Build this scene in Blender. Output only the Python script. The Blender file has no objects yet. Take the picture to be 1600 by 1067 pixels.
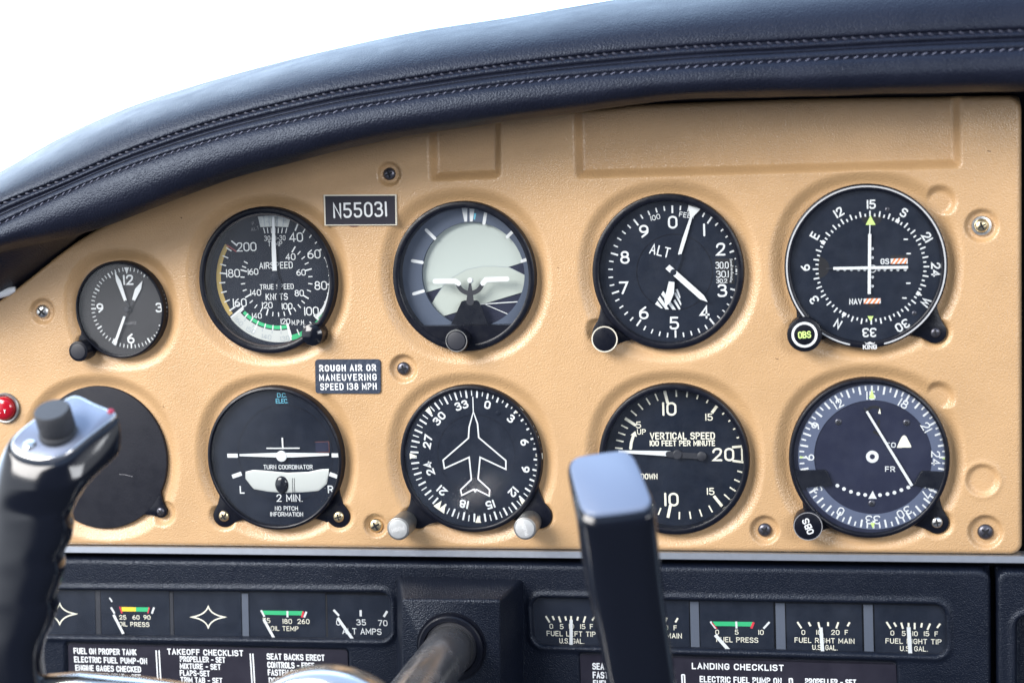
import bpy, math, random
import numpy as np
from mathutils import Vector, Matrix
random.seed(7); rng = np.random.default_rng(7)
PI = math.pi
scn = bpy.context.scene
COL = scn.collection

# ---------------------------------------------------------------- camera
FPX, PAN, TILT, ROLL, DIST = 2532.6, 0.1938, 0.1119, -0.0368, 0.85     # calibrated from the dial grid
def basis():
    cp, sp, ct, st, cr, sr = math.cos(PAN), math.sin(PAN), math.cos(TILT), math.sin(TILT), math.cos(ROLL), math.sin(ROLL)
    f = Vector((-sp, cp, 0)); r = Vector((cp, sp, 0)); u = Vector((0, 0, 1))
    fw = f*ct - u*st; up = u*ct + f*st
    return r*cr + up*sr, up*cr - r*sr, fw
RT, UP, FW = basis()
CAM = -FW*DIST
cam = bpy.data.objects.new('camera', bpy.data.cameras.new('camera')); COL.objects.link(cam)
M3 = Matrix((RT, UP, -FW)).transposed()
cam.matrix_world = Matrix.Translation(CAM) @ M3.to_4x4()
cam.data.sensor_width = 36; cam.data.lens = FPX/1600*36
cam.data.clip_start = 0.02; cam.data.clip_end = 100
cam.data.dof.use_dof = True; cam.data.dof.focus_distance = DIST*1.0; cam.data.dof.aperture_fstop = 7.0
scn.camera = cam

# ---------------------------------------------------------------- light: a bright overcast day seen from inside a cabin
w = bpy.data.worlds.new('World'); scn.world = w; w.use_nodes = True
nt = w.node_tree; nt.nodes.clear()
def wn(t, **k):
    n = nt.nodes.new(t)
    for a, b in k.items(): setattr(n, a, b)
    return n
def mth(op, a, b=None):
    n = wn('ShaderNodeMath', operation=op)
    for i, v in enumerate((a, b)):
        if v is None: continue
        if isinstance(v, (int, float)): n.inputs[i].default_value = v
        else: nt.links.new(v, n.inputs[i])
    return n.outputs[0]
def sstep(v, a, b):
    n = wn('ShaderNodeMapRange', interpolation_type='SMOOTHSTEP', clamp=True)
    nt.links.new(v, n.inputs['Value']); n.inputs['From Min'].default_value = a; n.inputs['From Max'].default_value = b
    return n.outputs['Result']
tc = wn('ShaderNodeTexCoord'); sx = wn('ShaderNodeSeparateXYZ'); nt.links.new(tc.outputs['Generated'], sx.inputs[0])
X, Y, Z = sx.outputs
nx = mth('MULTIPLY', X, -1.0)
def band(v, a, b, c, d): return mth('MULTIPLY', sstep(v, a, b), mth('SUBTRACT', 1.0, sstep(v, c, d)))
front = mth('MULTIPLY', sstep(Y, 0.05, 0.45), sstep(Z, -0.45, -0.1))
front = mth('MULTIPLY', front, mth('SUBTRACT', 1.0, mth('MULTIPLY', sstep(X, -.10, .22), .72)))
left = mth('MULTIPLY', band(nx, .24, .52, 2, 3), band(Z, -.3, -.12, .5, .75))
right = mth('MULTIPLY', band(X, .55, .75, 2, 3), band(Z, .0, .12, .5, .7))
zen = sstep(Z, .45, .95)
floor_ = mth('SUBTRACT', 1.0, sstep(Z, -.6, -.1))
ZONES = [(front, (0.55, .75, 1.0), 3.4), (left, (.9, .95, 1.0), 1.7), (right, (.92, .96, 1.0), 1.3), (zen, (.46, .66, 1.0), 1.35), (floor_, (.9, .86, .8), -.16)]
acc = wn('ShaderNodeRGB'); acc.outputs[0].default_value = (.13, .155, .215, 1); cur = acc.outputs[0]
for fac, colr, s in ZONES:
    m = wn('ShaderNodeMix', data_type='RGBA', blend_type='ADD', clamp_result=False); nt.links.new(fac, m.inputs['Factor'])
    nt.links.new(cur, m.inputs['A']); m.inputs['B'].default_value = tuple(c*s for c in colr)+(1,)
    cur = m.outputs['Result']
bg = wn('ShaderNodeBackground'); bg.inputs['Strength'].default_value = 0.8; nt.links.new(cur, bg.inputs['Color'])
wo = wn('ShaderNodeOutputWorld'); nt.links.new(bg.outputs[0], wo.inputs['Surface'])

def area(name, loc, target, size, energy, colr):
    l = bpy.data.lights.new(name, 'AREA'); l.shape = 'RECTANGLE'; l.size, l.size_y = size; l.energy = energy; l.color = colr
    o = bpy.data.objects.new(name, l); COL.objects.link(o); o.location = loc
    o.rotation_euler = (Vector(target)-Vector(loc)).to_track_quat('-Z', 'Y').to_euler()
    return o
area('side_window_light', (-1.15, -1.25, .95), (0, 0, -.08), (1.2, .9), 58, (1, .96, .92))
area('rear_window_light', (.9, -1.3, .35), (0, 0, -.05), (.6, .4), 8, (.95, .97, 1))
scn.view_settings.view_transform = 'Standard'; scn.view_settings.look = 'None'
scn.view_settings.exposure = 0.44; scn.view_settings.gamma = 1; scn.view_settings.use_curve_mapping = False
scn.cycles.max_bounces = 8; scn.cycles.transparent_max_bounces = 12

# ---------------------------------------------------------------- measuring: photo pixel + height over the panel (mm) -> mm on the panel
def ray(px, py): return FW + RT*((px-800)/FPX) + UP*((533.5-py)/FPX)
def at(px, py, d=0.0):
    r = ray(px, py); t = (-d*.001 - CAM.y)/r.y
    return CAM + r*t
def mm(px, py, d=0.0):
    p = at(px, py, d); return p.x*1000, p.z*1000

# ---------------------------------------------------------------- materials
MATS = {}
def mat(name, colr, rough=.5, metal=0, bump=None, spec=.5, var=0, coat=0, varscale=60, rvar=0):
    if name in MATS: return MATS[name]
    m = bpy.data.materials.new(name); m.use_nodes = True; t = m.node_tree; b = t.nodes['Principled BSDF']
    b.inputs['Base Color'].default_value = tuple(colr)+(1,); b.inputs['Roughness'].default_value = rough
    b.inputs['Metallic'].default_value = metal; b.inputs['Specular IOR Level'].default_value = spec
    if coat: b.inputs['Coat Weight'].default_value = coat; b.inputs['Coat Roughness'].default_value = .08
    tcn = t.nodes.new('ShaderNodeTexCoord')
    if var or rvar:
        n = t.nodes.new('ShaderNodeTexNoise'); n.inputs['Scale'].default_value = varscale; n.inputs['Detail'].default_value = 6
        n.inputs['Roughness'].default_value = .65
        t.links.new(tcn.outputs['Object'], n.inputs['Vector'])
        if var:
            r = t.nodes.new('ShaderNodeValToRGB')
            r.color_ramp.elements[0].position = .3; r.color_ramp.elements[1].position = .7
            r.color_ramp.elements[0].color = tuple(c*(1-var) for c in colr)+(1,); r.color_ramp.elements[1].color = tuple(min(1, c*(1+var)) for c in colr)+(1,)
            t.links.new(n.outputs['Fac'], r.inputs['Fac']); t.links.new(r.outputs['Color'], b.inputs['Base Color'])
        if rvar:
            q = t.nodes.new('ShaderNodeMapRange'); q.inputs['From Min'].default_value = .3; q.inputs['From Max'].default_value = .7
            q.inputs['To Min'].default_value = max(.02, rough-rvar); q.inputs['To Max'].default_value = min(1, rough+rvar)
            t.links.new(n.outputs['Fac'], q.inputs['Value']); t.links.new(q.outputs['Result'], b.inputs['Roughness'])
    if bump:
        kind, scale, dist = bump
        bm_ = t.nodes.new('ShaderNodeBump'); bm_.inputs['Strength'].default_value = 1; bm_.inputs['Distance'].default_value = dist
        no = t.nodes.new('ShaderNodeTexNoise'); no.inputs['Scale'].default_value = scale*.9; no.inputs['Detail'].default_value = 3
        t.links.new(tcn.outputs['Object'], no.inputs['Vector'])
        if kind == 'leather':
            v = t.nodes.new('ShaderNodeTexVoronoi'); v.feature = 'SMOOTH_F1'; v.inputs['Scale'].default_value = scale; v.inputs['Smoothness'].default_value = .35
            v.inputs['Randomness'].default_value = 1
            ad = t.nodes.new('ShaderNodeVectorMath'); ad.operation = 'MULTIPLY_ADD'
            ad.inputs[1].default_value = (.6/scale,)*3
            t.links.new(no.outputs['Color'], ad.inputs[0]); t.links.new(tcn.outputs['Object'], ad.inputs[2]); t.links.new(ad.outputs[0], v.inputs['Vector'])
            mx = t.nodes.new('ShaderNodeMath'); mx.operation = 'ADD'
            t.links.new(v.outputs['Distance'], mx.inputs[0])
            n2 = t.nodes.new('ShaderNodeMath'); n2.operation = 'MULTIPLY'; n2.inputs[1].default_value = .6
            t.links.new(no.outputs['Fac'], n2.inputs[0]); t.links.new(n2.outputs[0], mx.inputs[1])
            bm_.invert = True
            t.links.new(mx.outputs[0], bm_.inputs['Height'])
        else:
            t.links.new(no.outputs['Fac'], bm_.inputs['Height'])
        t.links.new(bm_.outputs['Normal'], b.inputs['Normal'])
    MATS[name] = m; return m
TAN = mat('tan_vinyl', (.47, .294, .146), .33, spec=.62, bump=('leather', 1300, .00017), var=.09, varscale=18, rvar=.05)
LEATHER = mat('navy_leather', (.006, .007, .015), .44, bump=('leather', 1100, .00019), spec=.33, var=.15, varscale=40, rvar=.06)
WELT = mat('navy_leather_welt', (.018, .020, .036), .42, bump=('noise', 900, .0002))
THREADD = mat('dark_thread', (.012, .014, .03), .6)
THREADL = mat('pale_thread', (.13, .14, .20), .6)
BLACKTEX = mat('grained_black_plastic', (.004, .006, .013), .35, spec=.34, bump=('leather', 1500, .00022), var=.12, rvar=.06)
BEZEL = mat('satin_black_bezel', (.004, .005, .010), .34, spec=.24, bump=('noise', 1600, .00004), rvar=.1, varscale=300)
BEZELBROWN = mat('brown_black_gasket', (.03, .016, .014), .5)
DIAL = mat('flat_black_dial', (.006, .010, .021), .6, spec=.15, var=.15, varscale=120)
DIALREFL = mat('reflection_grey_dial', (.028, .027, .030), .6, spec=.25, var=.12, varscale=120)  # cabin reflection on the clock face, put into the dial's grey
DIALBLUE = mat('blue_grey_ring', (.085, .105, .17), .55, var=.06)
DIALNAVY = mat('navy_dial', (.010, .013, .036), .55, spec=.3, var=.12)
MASKBLUE = mat('slate_mask_ring', (.06, .08, .125), .5, var=.05)
WHITE = mat('white_paint', (.66, .68, .69), .6)
CREAM = mat('cream_paint', (.80, .77, .64), .6)
CYAN = mat('cyan_paint', (.12, .45, .60), .6)
GREEN = mat('green_paint', (.02, .42, .16), .6)
LIME = mat('lime_paint', (.55, .75, .22), .6)
YELLOW = mat('yellow_paint', (.48, .34, .10), .6)
BRYELLOW = mat('bright_yellow_paint', (.80, .58, .03), .6)
RED = mat('red_paint', (.62, .03, .05), .5)
ORANGE = mat('orange_paint', (.85, .20, .03), .6)
PALE = mat('pale_horizon_sky', (.43, .48, .45), .6)
PALE2 = mat('pale_horizon_ground', (.41, .45, .41), .6)
TUBE = mat('cream_tube_backing', (.50, .52, .50), .2)
DARK = mat('black_recess', (.004, .004, .006), .8)
MIDGREY = mat('dark_grey_enamel', (.018, .019, .026), .5)
DIVIDER = mat('grey_divider', (.085, .10, .135), .5)
CHROME = mat('polished_metal', (.60, .59, .58), .20, metal=1, rvar=.05)
STEEL = mat('zinc_screw', (.62, .62, .60), .32, metal=1, rvar=.12, varscale=400)
BRASS = mat('gold_zinc_screw', (.70, .58, .36), .34, metal=1, rvar=.12, varscale=400)
BLACKSCREW = mat('black_oxide_screw', (.10, .10, .12), .35, metal=.8)
ALU = mat('brushed_aluminium', (.62, .66, .72), .42, metal=1, var=.06, varscale=200)
KNURL = mat('worn_grey_metal', (.33, .33, .32), .4, metal=.9, rvar=.1, varscale=400)
SILVERCAP = mat('silver_foil_cap', (.62, .63, .62), .38, metal=.6, var=.08, varscale=500)
GLOSS = mat('gloss_black_plastic', (.003, .004, .008), .13, spec=.4, coat=.12, rvar=.06, varscale=80)
CAPSKY = mat('sky_tinted_grip_cap', (.12, .155, .235), .36, rvar=.05)  # blue-grey sky reflection put into the cap's base colour
PLATE = mat('satin_switch_plate', (.17, .195, .26), .30, metal=.4, rvar=.06)
LEATHER.node_tree.nodes['Principled BSDF'].inputs['Specular Tint'].default_value = (.7, .82, 1, 1)
BLACKTEX.node_tree.nodes['Principled BSDF'].inputs['Specular Tint'].default_value = (.8, .88, 1, 1)
GREYRUB = mat('grey_rubber_knob', (.034, .036, .042), .6, bump=('noise', 900, .0002))
PLACARD = mat('engraved_black_laminate', (.016, .015, .025), .45, spec=.3, var=.15, rvar=.1)
FOIL = mat('blue_black_foil', (.022, .032, .055), .45, bump=('noise', 500, .0003), var=.2)
TANLINE = mat('cream_laminate_edge', (.62, .58, .48), .5)
SHAFT = mat('brushed_shaft_steel', (.30, .30, .31), .24, metal=.85, var=.12, varscale=60, rvar=.1)
REDLENS = mat('red_lens', (.36, .004, .014), .15, coat=.3)
WHITEPL = mat('white_trim_plastic', (.78, .8, .82), .4)
BALL = mat('black_ball', (.01, .012, .018), .12)
EMBOSS = mat('pale_embossing', (.75, .75, .74), .5)
FAINT = mat('faded_grey_print', (.22, .22, .23), .6)
GREYPRINT = mat('grey_print', (.28, .32, .36), .6)

def glass_mat():
    m = bpy.data.materials.new('instrument_glass'); m.use_nodes = True; t = m.node_tree; t.nodes.clear()
    o = t.nodes.new('ShaderNodeOutputMaterial'); mx = t.nodes.new('ShaderNodeMixShader'); tr = t.nodes.new('ShaderNodeBsdfTransparent')
    gl = t.nodes.new('ShaderNodeBsdfGlossy'); gl.inputs['Roughness'].default_value = .14
    lw = t.nodes.new('ShaderNodeLayerWeight'); lw.inputs['Blend'].default_value = .5
    pw = t.nodes.new('ShaderNodeMath'); pw.operation = 'POWER'; pw.inputs[1].default_value = 5
    ma = t.nodes.new('ShaderNodeMath'); ma.operation = 'MULTIPLY_ADD'; ma.inputs[1].default_value = .93; ma.inputs[2].default_value = .055
    t.links.new(lw.outputs['Facing'], pw.inputs[0]); t.links.new(pw.outputs[0], ma.inputs[0])
    tr.inputs['Color'].default_value = (.96, .97, .97, 1)
    t.links.new(ma.outputs[0], mx.inputs[0]); t.links.new(tr.outputs[0], mx.inputs[1]); t.links.new(gl.outputs[0], mx.inputs[2])
    df = t.nodes.new('ShaderNodeBsdfDiffuse'); df.inputs['Color'].default_value = (.72, .78, .88, 1)
    tcn = t.nodes.new('ShaderNodeTexCoord'); no = t.nodes.new('ShaderNodeTexNoise'); no.inputs['Scale'].default_value = 60; no.inputs['Detail'].default_value = 8; no.inputs['Roughness'].default_value = .75
    mr = t.nodes.new('ShaderNodeMapRange'); mr.inputs['From Min'].default_value = .4; mr.inputs['From Max'].default_value = .75; mr.inputs['To Min'].default_value = .001; mr.inputs['To Max'].default_value = .016
    m2 = t.nodes.new('ShaderNodeMixShader'); t.links.new(tcn.outputs['Object'], no.inputs['Vector']); t.links.new(no.outputs['Fac'], mr.inputs['Value']); t.links.new(mr.outputs['Result'], m2.inputs[0])
    t.links.new(mx.outputs[0], m2.inputs[1]); t.links.new(df.outputs[0], m2.inputs[2])
    t.links.new(m2.outputs[0], o.inputs['Surface']); return m
GLASS = glass_mat()

# ---------------------------------------------------------------- object helpers
def thing(name, label, cat, loc, group=None):
    o = bpy.data.objects.new(name, None); o.empty_display_size = .02; COL.objects.link(o); o.location = loc
    o['label'] = label; o['category'] = cat
    if group: o['group'] = group
    return o
class MB:
    """collects faces in millimetres: (u right, v up, d towards the viewer)"""
    def __init__(s): s.v = []; s.f = []
    def add(s, pts, faces):
        k = len(s.v); s.v += pts; s.f += [tuple(i+k for i in f) for f in faces]
    def poly(s, pts, d):
        if sum(a[0]*b[1]-b[0]*a[1] for a, b in zip(pts, pts[1:]+pts[:1])) < 0: pts = pts[::-1]
        s.add([(u, v, d) for u, v in pts], [tuple(range(len(pts)))])
    def prism(s, pts, d0, d1, bev=0):
        if sum(a[0]*b[1]-b[0]*a[1] for a, b in zip(pts, pts[1:]+pts[:1])) < 0: pts = pts[::-1]
        n = len(pts); cx = sum(p[0] for p in pts)/n; cy = sum(p[1] for p in pts)/n
        rings = [[(u, v, d0) for u, v in pts]]
        if bev:
            sh = lambda p, k: (p[0]-(p[0]-cx)/max(1e-6, math.hypot(p[0]-cx, p[1]-cy))*k, p[1]-(p[1]-cy)/max(1e-6, math.hypot(p[0]-cx, p[1]-cy))*k)
            rings.append([(u, v, d1-bev) for u, v in pts])
            rings.append([sh(p, bev*.3)+(d1-bev*.3,) for p in pts])
            rings.append([sh(p, bev)+(d1,) for p in pts])
        else: rings.append([(u, v, d1) for u, v in pts])
        s.loft(rings, cap=True)
    def loft(s, rings, cap=True, closed=True, cap0=False):
        n = len(rings[0]); base = len(s.v)
        for r in rings: s.v += list(r)
        for a in range(len(rings)-1):
            for i in range(n if closed else n-1):
                j = (i+1) % n
                s.f.append((base+a*n+i, base+a*n+j, base+(a+1)*n+j, base+(a+1)*n+i))
        if cap: s.f.append(tuple(base+(len(rings)-1)*n+i for i in range(n)))
        if cap0: s.f.append(tuple(base+i for i in range(n))[::-1])
    def lathe(s, prof, cu=0, cv=0, n=72, ku=1, kv=1, mod=None, cap=True):
        rings = []
        for r, d in prof:
            ring = []
            for i in range(n):
                a = 2*PI*i/n; rr = r*(mod(a, r, d) if mod else 1)
                ring.append((cu+rr*ku*math.cos(a), cv+rr*kv*math.sin(a), d))
            rings.append(ring)
        s.loft(rings, cap=cap and prof[-1][0] > 1e-4)
    def disc(s, cu, cv, r, d, n=48, ku=1, kv=1): s.poly([(cu+r*ku*math.cos(2*PI*i/n), cv+r*kv*math.sin(2*PI*i/n)) for i in range(n)], d)
    def ring(s, cu, cv, r0, r1, a0, a1, d, n=48):
        """clock angles in degrees, 0 = up, clockwise"""
        P = lambda r, a: (cu+r*math.sin(math.radians(a)), cv+r*math.cos(math.radians(a)), d)
        k = len(s.v)
        for i in range(n+1):
            a = a0+(a1-a0)*i/n; s.v += [P(r0, a), P(r1, a)]
        for i in range(n): s.f.append((k+2*i, k+2*i+2, k+2*i+3, k+2*i+1))
    def strip(s, pts, wdt, d, cap=True, closed=False, w1=None):
        P = []
        for p in pts:
            if not P or math.hypot(p[0]-P[-1][0], p[1]-P[-1][1]) > 1e-5: P.append((p[0], p[1]))
        if closed and math.hypot(P[0][0]-P[-1][0], P[0][1]-P[-1][1]) < 1e-5: P.pop()
        n = len(P)
        if n < 2: return
        L, Rr = [], []
        for i in range(n):
            p = P[i]; hw = .5*(wdt if w1 is None else wdt+(w1-wdt)*i/(n-1))
            a = P[i-1] if (i or closed) else None; b = P[(i+1) % n] if (i < n-1 or closed) else None
            def nr(x, y):
                q = math.hypot(y[0]-x[0], y[1]-x[1]); return (-(y[1]-x[1])/q, (y[0]-x[0])/q)
            if a is None: m = nr(p, b); k = 1
            elif b is None: m = nr(a, p); k = 1
            else:
                n1, n2 = nr(a, p), nr(p, b); m = (n1[0]+n2[0], n1[1]+n2[1]); q = math.hypot(*m)
                if q < 1e-3: m = n1; k = 1
                else:
                    m = (m[0]/q, m[1]/q); k = min(1/max(.35, m[0]*n1[0]+m[1]*n1[1]), 2.2)
            L.append((p[0]+m[0]*hw*k, p[1]+m[1]*hw*k)); Rr.append((p[0]-m[0]*hw*k, p[1]-m[1]*hw*k))
        k = len(s.v)
        for i in range(n): s.v += [L[i]+(d,), Rr[i]+(d,)]
        for i in range(n if closed else n-1):
            j = (i+1) % n; s.f.append((k+2*i, k+2*i+1, k+2*j+1, k+2*j))
        if cap and not closed:
            for i, (c, e0, e1) in enumerate(((P[0], L[0], Rr[0]), (P[-1], Rr[-1], L[-1]))):
                a0 = math.atan2(e0[1]-c[1], e0[0]-c[0]); hw = math.hypot(e0[0]-c[0], e0[1]-c[1])
                s.add([(c[0]+hw*math.cos(a0+PI*t/6), c[1]+hw*math.sin(a0+PI*t/6), d) for t in range(7)], [tuple(range(7))])
    def build(s, name, material, parent=None, smooth=False, split=35, loc=None):
        me = bpy.data.meshes.new(name)
        me.from_pydata([(u*.001, -d*.001, v*.001) for u, v, d in s.v], [], s.f); me.validate(); me.update()
        me.materials.append(material)
        if smooth:
            me.shade_smooth()
            if split:
                try: me.set_sharp_from_angle(angle=math.radians(split))
                except Exception: pass
        o = bpy.data.objects.new(name, me); COL.objects.link(o)
        if parent: o.parent = parent
        if loc: o.location = loc
        return o

# ---------------------------------------------------------------- engraved single-stroke lettering
G = {
'A': [[(0,0),(.3,1),(.6,0)],[(.11,.33),(.49,.33)]], 'B': [[(0,.53),(0,1),(.54,1,.24),(.54,.53,.24),(0,.53)],[(0,.53),(0,0),(.58,0,.26),(.58,.53,.26),(.2,.53)]],
'C': [[(.58,.74),(.58,1,.29),(0,1,.29),(0,0,.29),(.58,0,.29),(.58,.26)]], 'D': [[(0,0),(0,1),(.58,1,.3),(.58,0,.3),(0,0)]],
'E': [[(.5,1),(0,1),(0,0),(.5,0)],[(0,.52),(.44,.52)]], 'F': [[(.5,1),(0,1),(0,0)],[(0,.52),(.44,.52)]],
'G': [[(.58,.76),(.58,1,.29),(0,1,.29),(0,0,.29),(.58,0,.29),(.58,.46),(.34,.46)]], 'H': [[(0,0),(0,1)],[(.56,0),(.56,1)],[(0,.52),(.56,.52)]],
'I': [[(0,0),(0,1)]], 'J': [[(.5,1),(.5,0,.25),(0,0,.25),(0,.25)]], 'K': [[(0,0),(0,1)],[(.56,1),(0,.42)],[(.18,.6),(.58,0)]],
'L': [[(0,1),(0,0),(.48,0)]], 'M': [[(0,0),(0,1),(.36,.25),(.72,1),(.72,0)]], 'N': [[(0,0),(0,1),(.56,0),(.56,1)]],
'O': [[(0,.5),(0,1,.29),(.58,1,.29),(.58,0,.29),(0,0,.29),(0,.5)]], 'P': [[(0,0),(0,1),(.56,1,.26),(.56,.48,.26),(0,.48)]],
'Q': [[(0,.5),(0,1,.29),(.58,1,.29),(.58,0,.29),(0,0,.29),(0,.5)],[(.36,.24),(.6,-.04)]], 'R': [[(0,0),(0,1),(.56,1,.26),(.56,.48,.26),(0,.48)],[(.3,.48),(.58,0)]],
'S': [[(.56,.84),(.5,1,.16),(0,1,.27),(0,.53,.24),(.58,.53,.24),(.58,0,.28),(.06,0,.16),(-.02,.17)]], 'T': [[(0,1),(.56,1)],[(.28,1),(.28,0)]],
'U': [[(0,1),(0,0,.29),(.58,0,.29),(.58,1)]], 'V': [[(0,1),(.3,0),(.6,1)]], 'W': [[(0,1),(.2,0),(.42,.8),(.64,0),(.84,1)]], 'X': [[(0,0),(.58,1)],[(0,1),(.58,0)]],
'Y': [[(0,1),(.3,.48),(.6,1)],[(.3,.48),(.3,0)]], 'Z': [[(0,1),(.56,1),(0,0),(.58,0)]],
'0': [[(0,.5),(0,1,.29),(.58,1,.29),(.58,0,.29),(0,0,.29),(0,.5)]], '1': [[(.0,0),(.0,1)]],
'2': [[(0,.72),(0,1,.28),(.56,1,.28),(.56,.6,.2),(0,0),(.58,0)]], '3': [[(0,.86),(.02,1,.14),(.53,1,.25),(.53,.54,.23),(.22,.54)],[(.22,.54),(.58,.54,.26),(.58,0,.27),(0,0,.18),(-.02,.14)]],
'4': [[(.44,0),(.44,1),(0,.28),(.62,.28)]], '5': [[(.53,1),(.05,1),(.03,.58),(.58,.6,.27),(.58,0,.28),(0,0,.28),(0,.18)]],
'6': [[(0,.3),(0,.57,.27),(.58,.57,.27),(.58,0,.28),(0,0,.28),(0,.3)],[(0,.3),(0,.62,.1),(.42,1)]], '7': [[(0,1),(.58,1),(.2,0)]],
'8': [[(.05,.78),(.05,1,.24),(.53,1,.24),(.53,.54,.22),(.05,.54,.22),(.05,.78)],[(0,.27),(0,.54,.26),(.58,.54,.26),(.58,0,.27),(0,0,.27),(0,.27)]],
'9': [[(.58,.7),(.58,1,.28),(0,1,.28),(0,.43,.27),(.58,.43,.27),(.58,.7)],[(.58,.7),(.58,.38,.1),(.16,0)]], '.': [[(0,0),(.03,0)]], '-': [[(.04,.45),(.42,.45)]],
}
def fillet(st):
    out = []; n = len(st)
    for i, p in enumerate(st):
        r = p[2] if len(p) > 2 else 0
        if r == 0 or i in (0, n-1): out.append((p[0], p[1])); continue
        a, b = st[i-1], st[i+1]
        la = math.hypot(a[0]-p[0], a[1]-p[1]); lb = math.hypot(b[0]-p[0], b[1]-p[1])
        fa = .5 if (i-1 > 0 and len(a) > 2) else 1; fb = .5 if (i+1 < n-1 and len(b) > 2) else 1
        t = min(r, la*fa, lb*fb)
        q0 = (p[0]+(a[0]-p[0])*t/la, p[1]+(a[1]-p[1])*t/la); q1 = (p[0]+(b[0]-p[0])*t/lb, p[1]+(b[1]-p[1])*t/lb)
        for k in range(8):
            s = k/7; c = .552   # near-circular cubic
            c0 = (q0[0]+(p[0]-q0[0])*c, q0[1]+(p[1]-q0[1])*c); c1 = (q1[0]+(p[0]-q1[0])*c, q1[1]+(p[1]-q1[1])*c)
            m = 1-s
            out.append(tuple(m**3*q0[j]+3*m*m*s*c0[j]+3*m*s*s*c1[j]+s**3*q1[j] for j in (0, 1)))
    return out
def text(mb, s, cu, cv, h, d, sw=.13, wx=1.0, gap=.30, rot=0, fit=None, skew=0, cap=True):
    """centred at (cu,cv), cap height h, stroke width sw*h, rot in degrees counter-clockwise, fit = total width"""
    x = 0; pl = []
    for ch in s:
        if ch == ' ': x += .5; continue
        g = G[ch]; wd = max(p[0] for st in g for p in st)
        for k, st in enumerate(g): pl.append((x, [(q[0], q[1]) for q in fillet(st)], k))
        x += wd+gap
    tot = x-gap
    if fit: wx = (fit/h-sw)/tot
    cr, sr = math.cos(math.radians(rot)), math.sin(math.radians(rot))
    for ox, st, k in pl:
        q = []
        for a, b in st:
            yy = (b-.5)*(1-sw)*h; xx = ((a+ox)-tot/2)*wx*h + skew*yy
            q.append((cu+xx*cr-yy*sr, cv+xx*sr+yy*cr))
        closed = math.hypot(q[0][0]-q[-1][0], q[0][1]-q[-1][1]) < 1e-4 and len(q) > 3
        mb.strip(q, sw*h, d+.012*k, cap=cap, closed=closed)

# ---------------------------------------------------------------- curves
def interp(tab, x):
    xs = [p[0] for p in tab]; ys = [p[1] for p in tab]
    if x <= xs[0]: return ys[0]+(x-xs[0])*(ys[1]-ys[0])/(xs[1]-xs[0])
    if x >= xs[-1]: return ys[-1]+(x-xs[-1])*(ys[-1]-ys[-2])/(xs[-1]-xs[-2])
    i = max(k for k in range(len(xs)-1) if xs[k] <= x)
    # monotone-ish hermite
    def sl(k):
        if k == 0: return (ys[1]-ys[0])/(xs[1]-xs[0])
        if k == len(xs)-1: return (ys[-1]-ys[-2])/(xs[-1]-xs[-2])
        return (ys[k+1]-ys[k-1])/(xs[k+1]-xs[k-1])
    h = xs[i+1]-xs[i]; t = (x-xs[i])/h; m0, m1 = sl(i)*h, sl(i+1)*h
    return (2*t**3-3*t*t+1)*ys[i]+(t**3-2*t*t+t)*m0+(-2*t**3+3*t*t)*ys[i+1]+(t**3-t*t)*m1
def catmull_closed(pts, n):
    m = len(pts); out = []
    for i in range(n):
        s = i*m/n; k = int(s); t = s-k
        p0, p1, p2, p3 = (np.array(pts[(k+j-1) % m], float) for j in range(4))
        out.append(.5*((2*p1)+(-p0+p2)*t+(2*p0-5*p1+4*p2-p3)*t*t+(-p0+3*p1-3*p2+p3)*t**3))
    return out

LIP = [(-150,470),(-60,420),(0,394),(82,376),(164,354),(230,330),(328,291),(394,270),(500,244),(600,220),(700,203),(800,190),(860,182),(929,172),(1000,162),(1045,157),(1230,151),(1440,146),(1600,142),(1800,138)]
BACK = [(-150,560),(-60,505),(0,468),(33,444),(110,383),(164,350),(230,316),(330,276),(500,228),(700,190),(860,170),(929,170),(1000,163),(1276,153.5),(1440,151),(1600,149),(1800,147)]
LOWST = [(-150,425),(0,350),(165,275),(330,220),(500,180),(600,161),(800,131),(1050,107),(1275,93),(1600,77),(1800,70)]
UPST = [(-150,395),(0,320),(100,280),(200,237),(330,192),(500,149),(600,131),(800,101),(1050,76),(1250,65),(1415,55),(1600,48),(1800,42)]
CREST = [(-150,350),(0,268),(100,212),(200,168),(300,135),(400,107),(500,82),(650,50),(800,27),(900,10),(1000,-6),(1300,-44),(1600,-72),(1800,-85)]

# ---------------------------------------------------------------- instrument positions: outline (left, right, top, bottom) in the photo, rim height
def fitc(xl, xr, yt, yb, F):
    yc = (yt+yb)/2; xc = (xl+xr)/2
    uL = min(mm(xl, yc, 0)[0], mm(xl, yc, F)[0]) if False else (mm(xl, yc, F)[0] if xl < 1290 else mm(xl, yc, 0)[0])
    uR = mm(xr, yc, 0)[0] if xr < 1290 else mm(xr, yc, F)[0]
    vT = mm(xc, yt, 0)[1]; vB = mm(xc, yb, F)[1]
    return (uL+uR)/2, (vT+vB)/2, (uR-uL)/2, (vT-vB)/2
INS = {
 'clock': (121.5, 262, 401, 566, 9), 'airspeed': (311.5, 529.5, 320, 555, 9), 'attitude': (614, 839.5, 312, 551, 9),
 'altimeter': (925, 1164, 302, 547, 8), 'cdi': (1228, 1478.5, 284, 547, 10), 'blank': (56, 266, 601, 826, 5.0),
 'turn': (323.5, 541.7, 599, 829.5, 9.5), 'heading': (624.5, 850.5, 598.5, 832, 8), 'vsi': (935.3, 1172.5, 596, 836, 9), 'nav': (1233, 1484, 586, 842, 10)}
POS = {}
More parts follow.
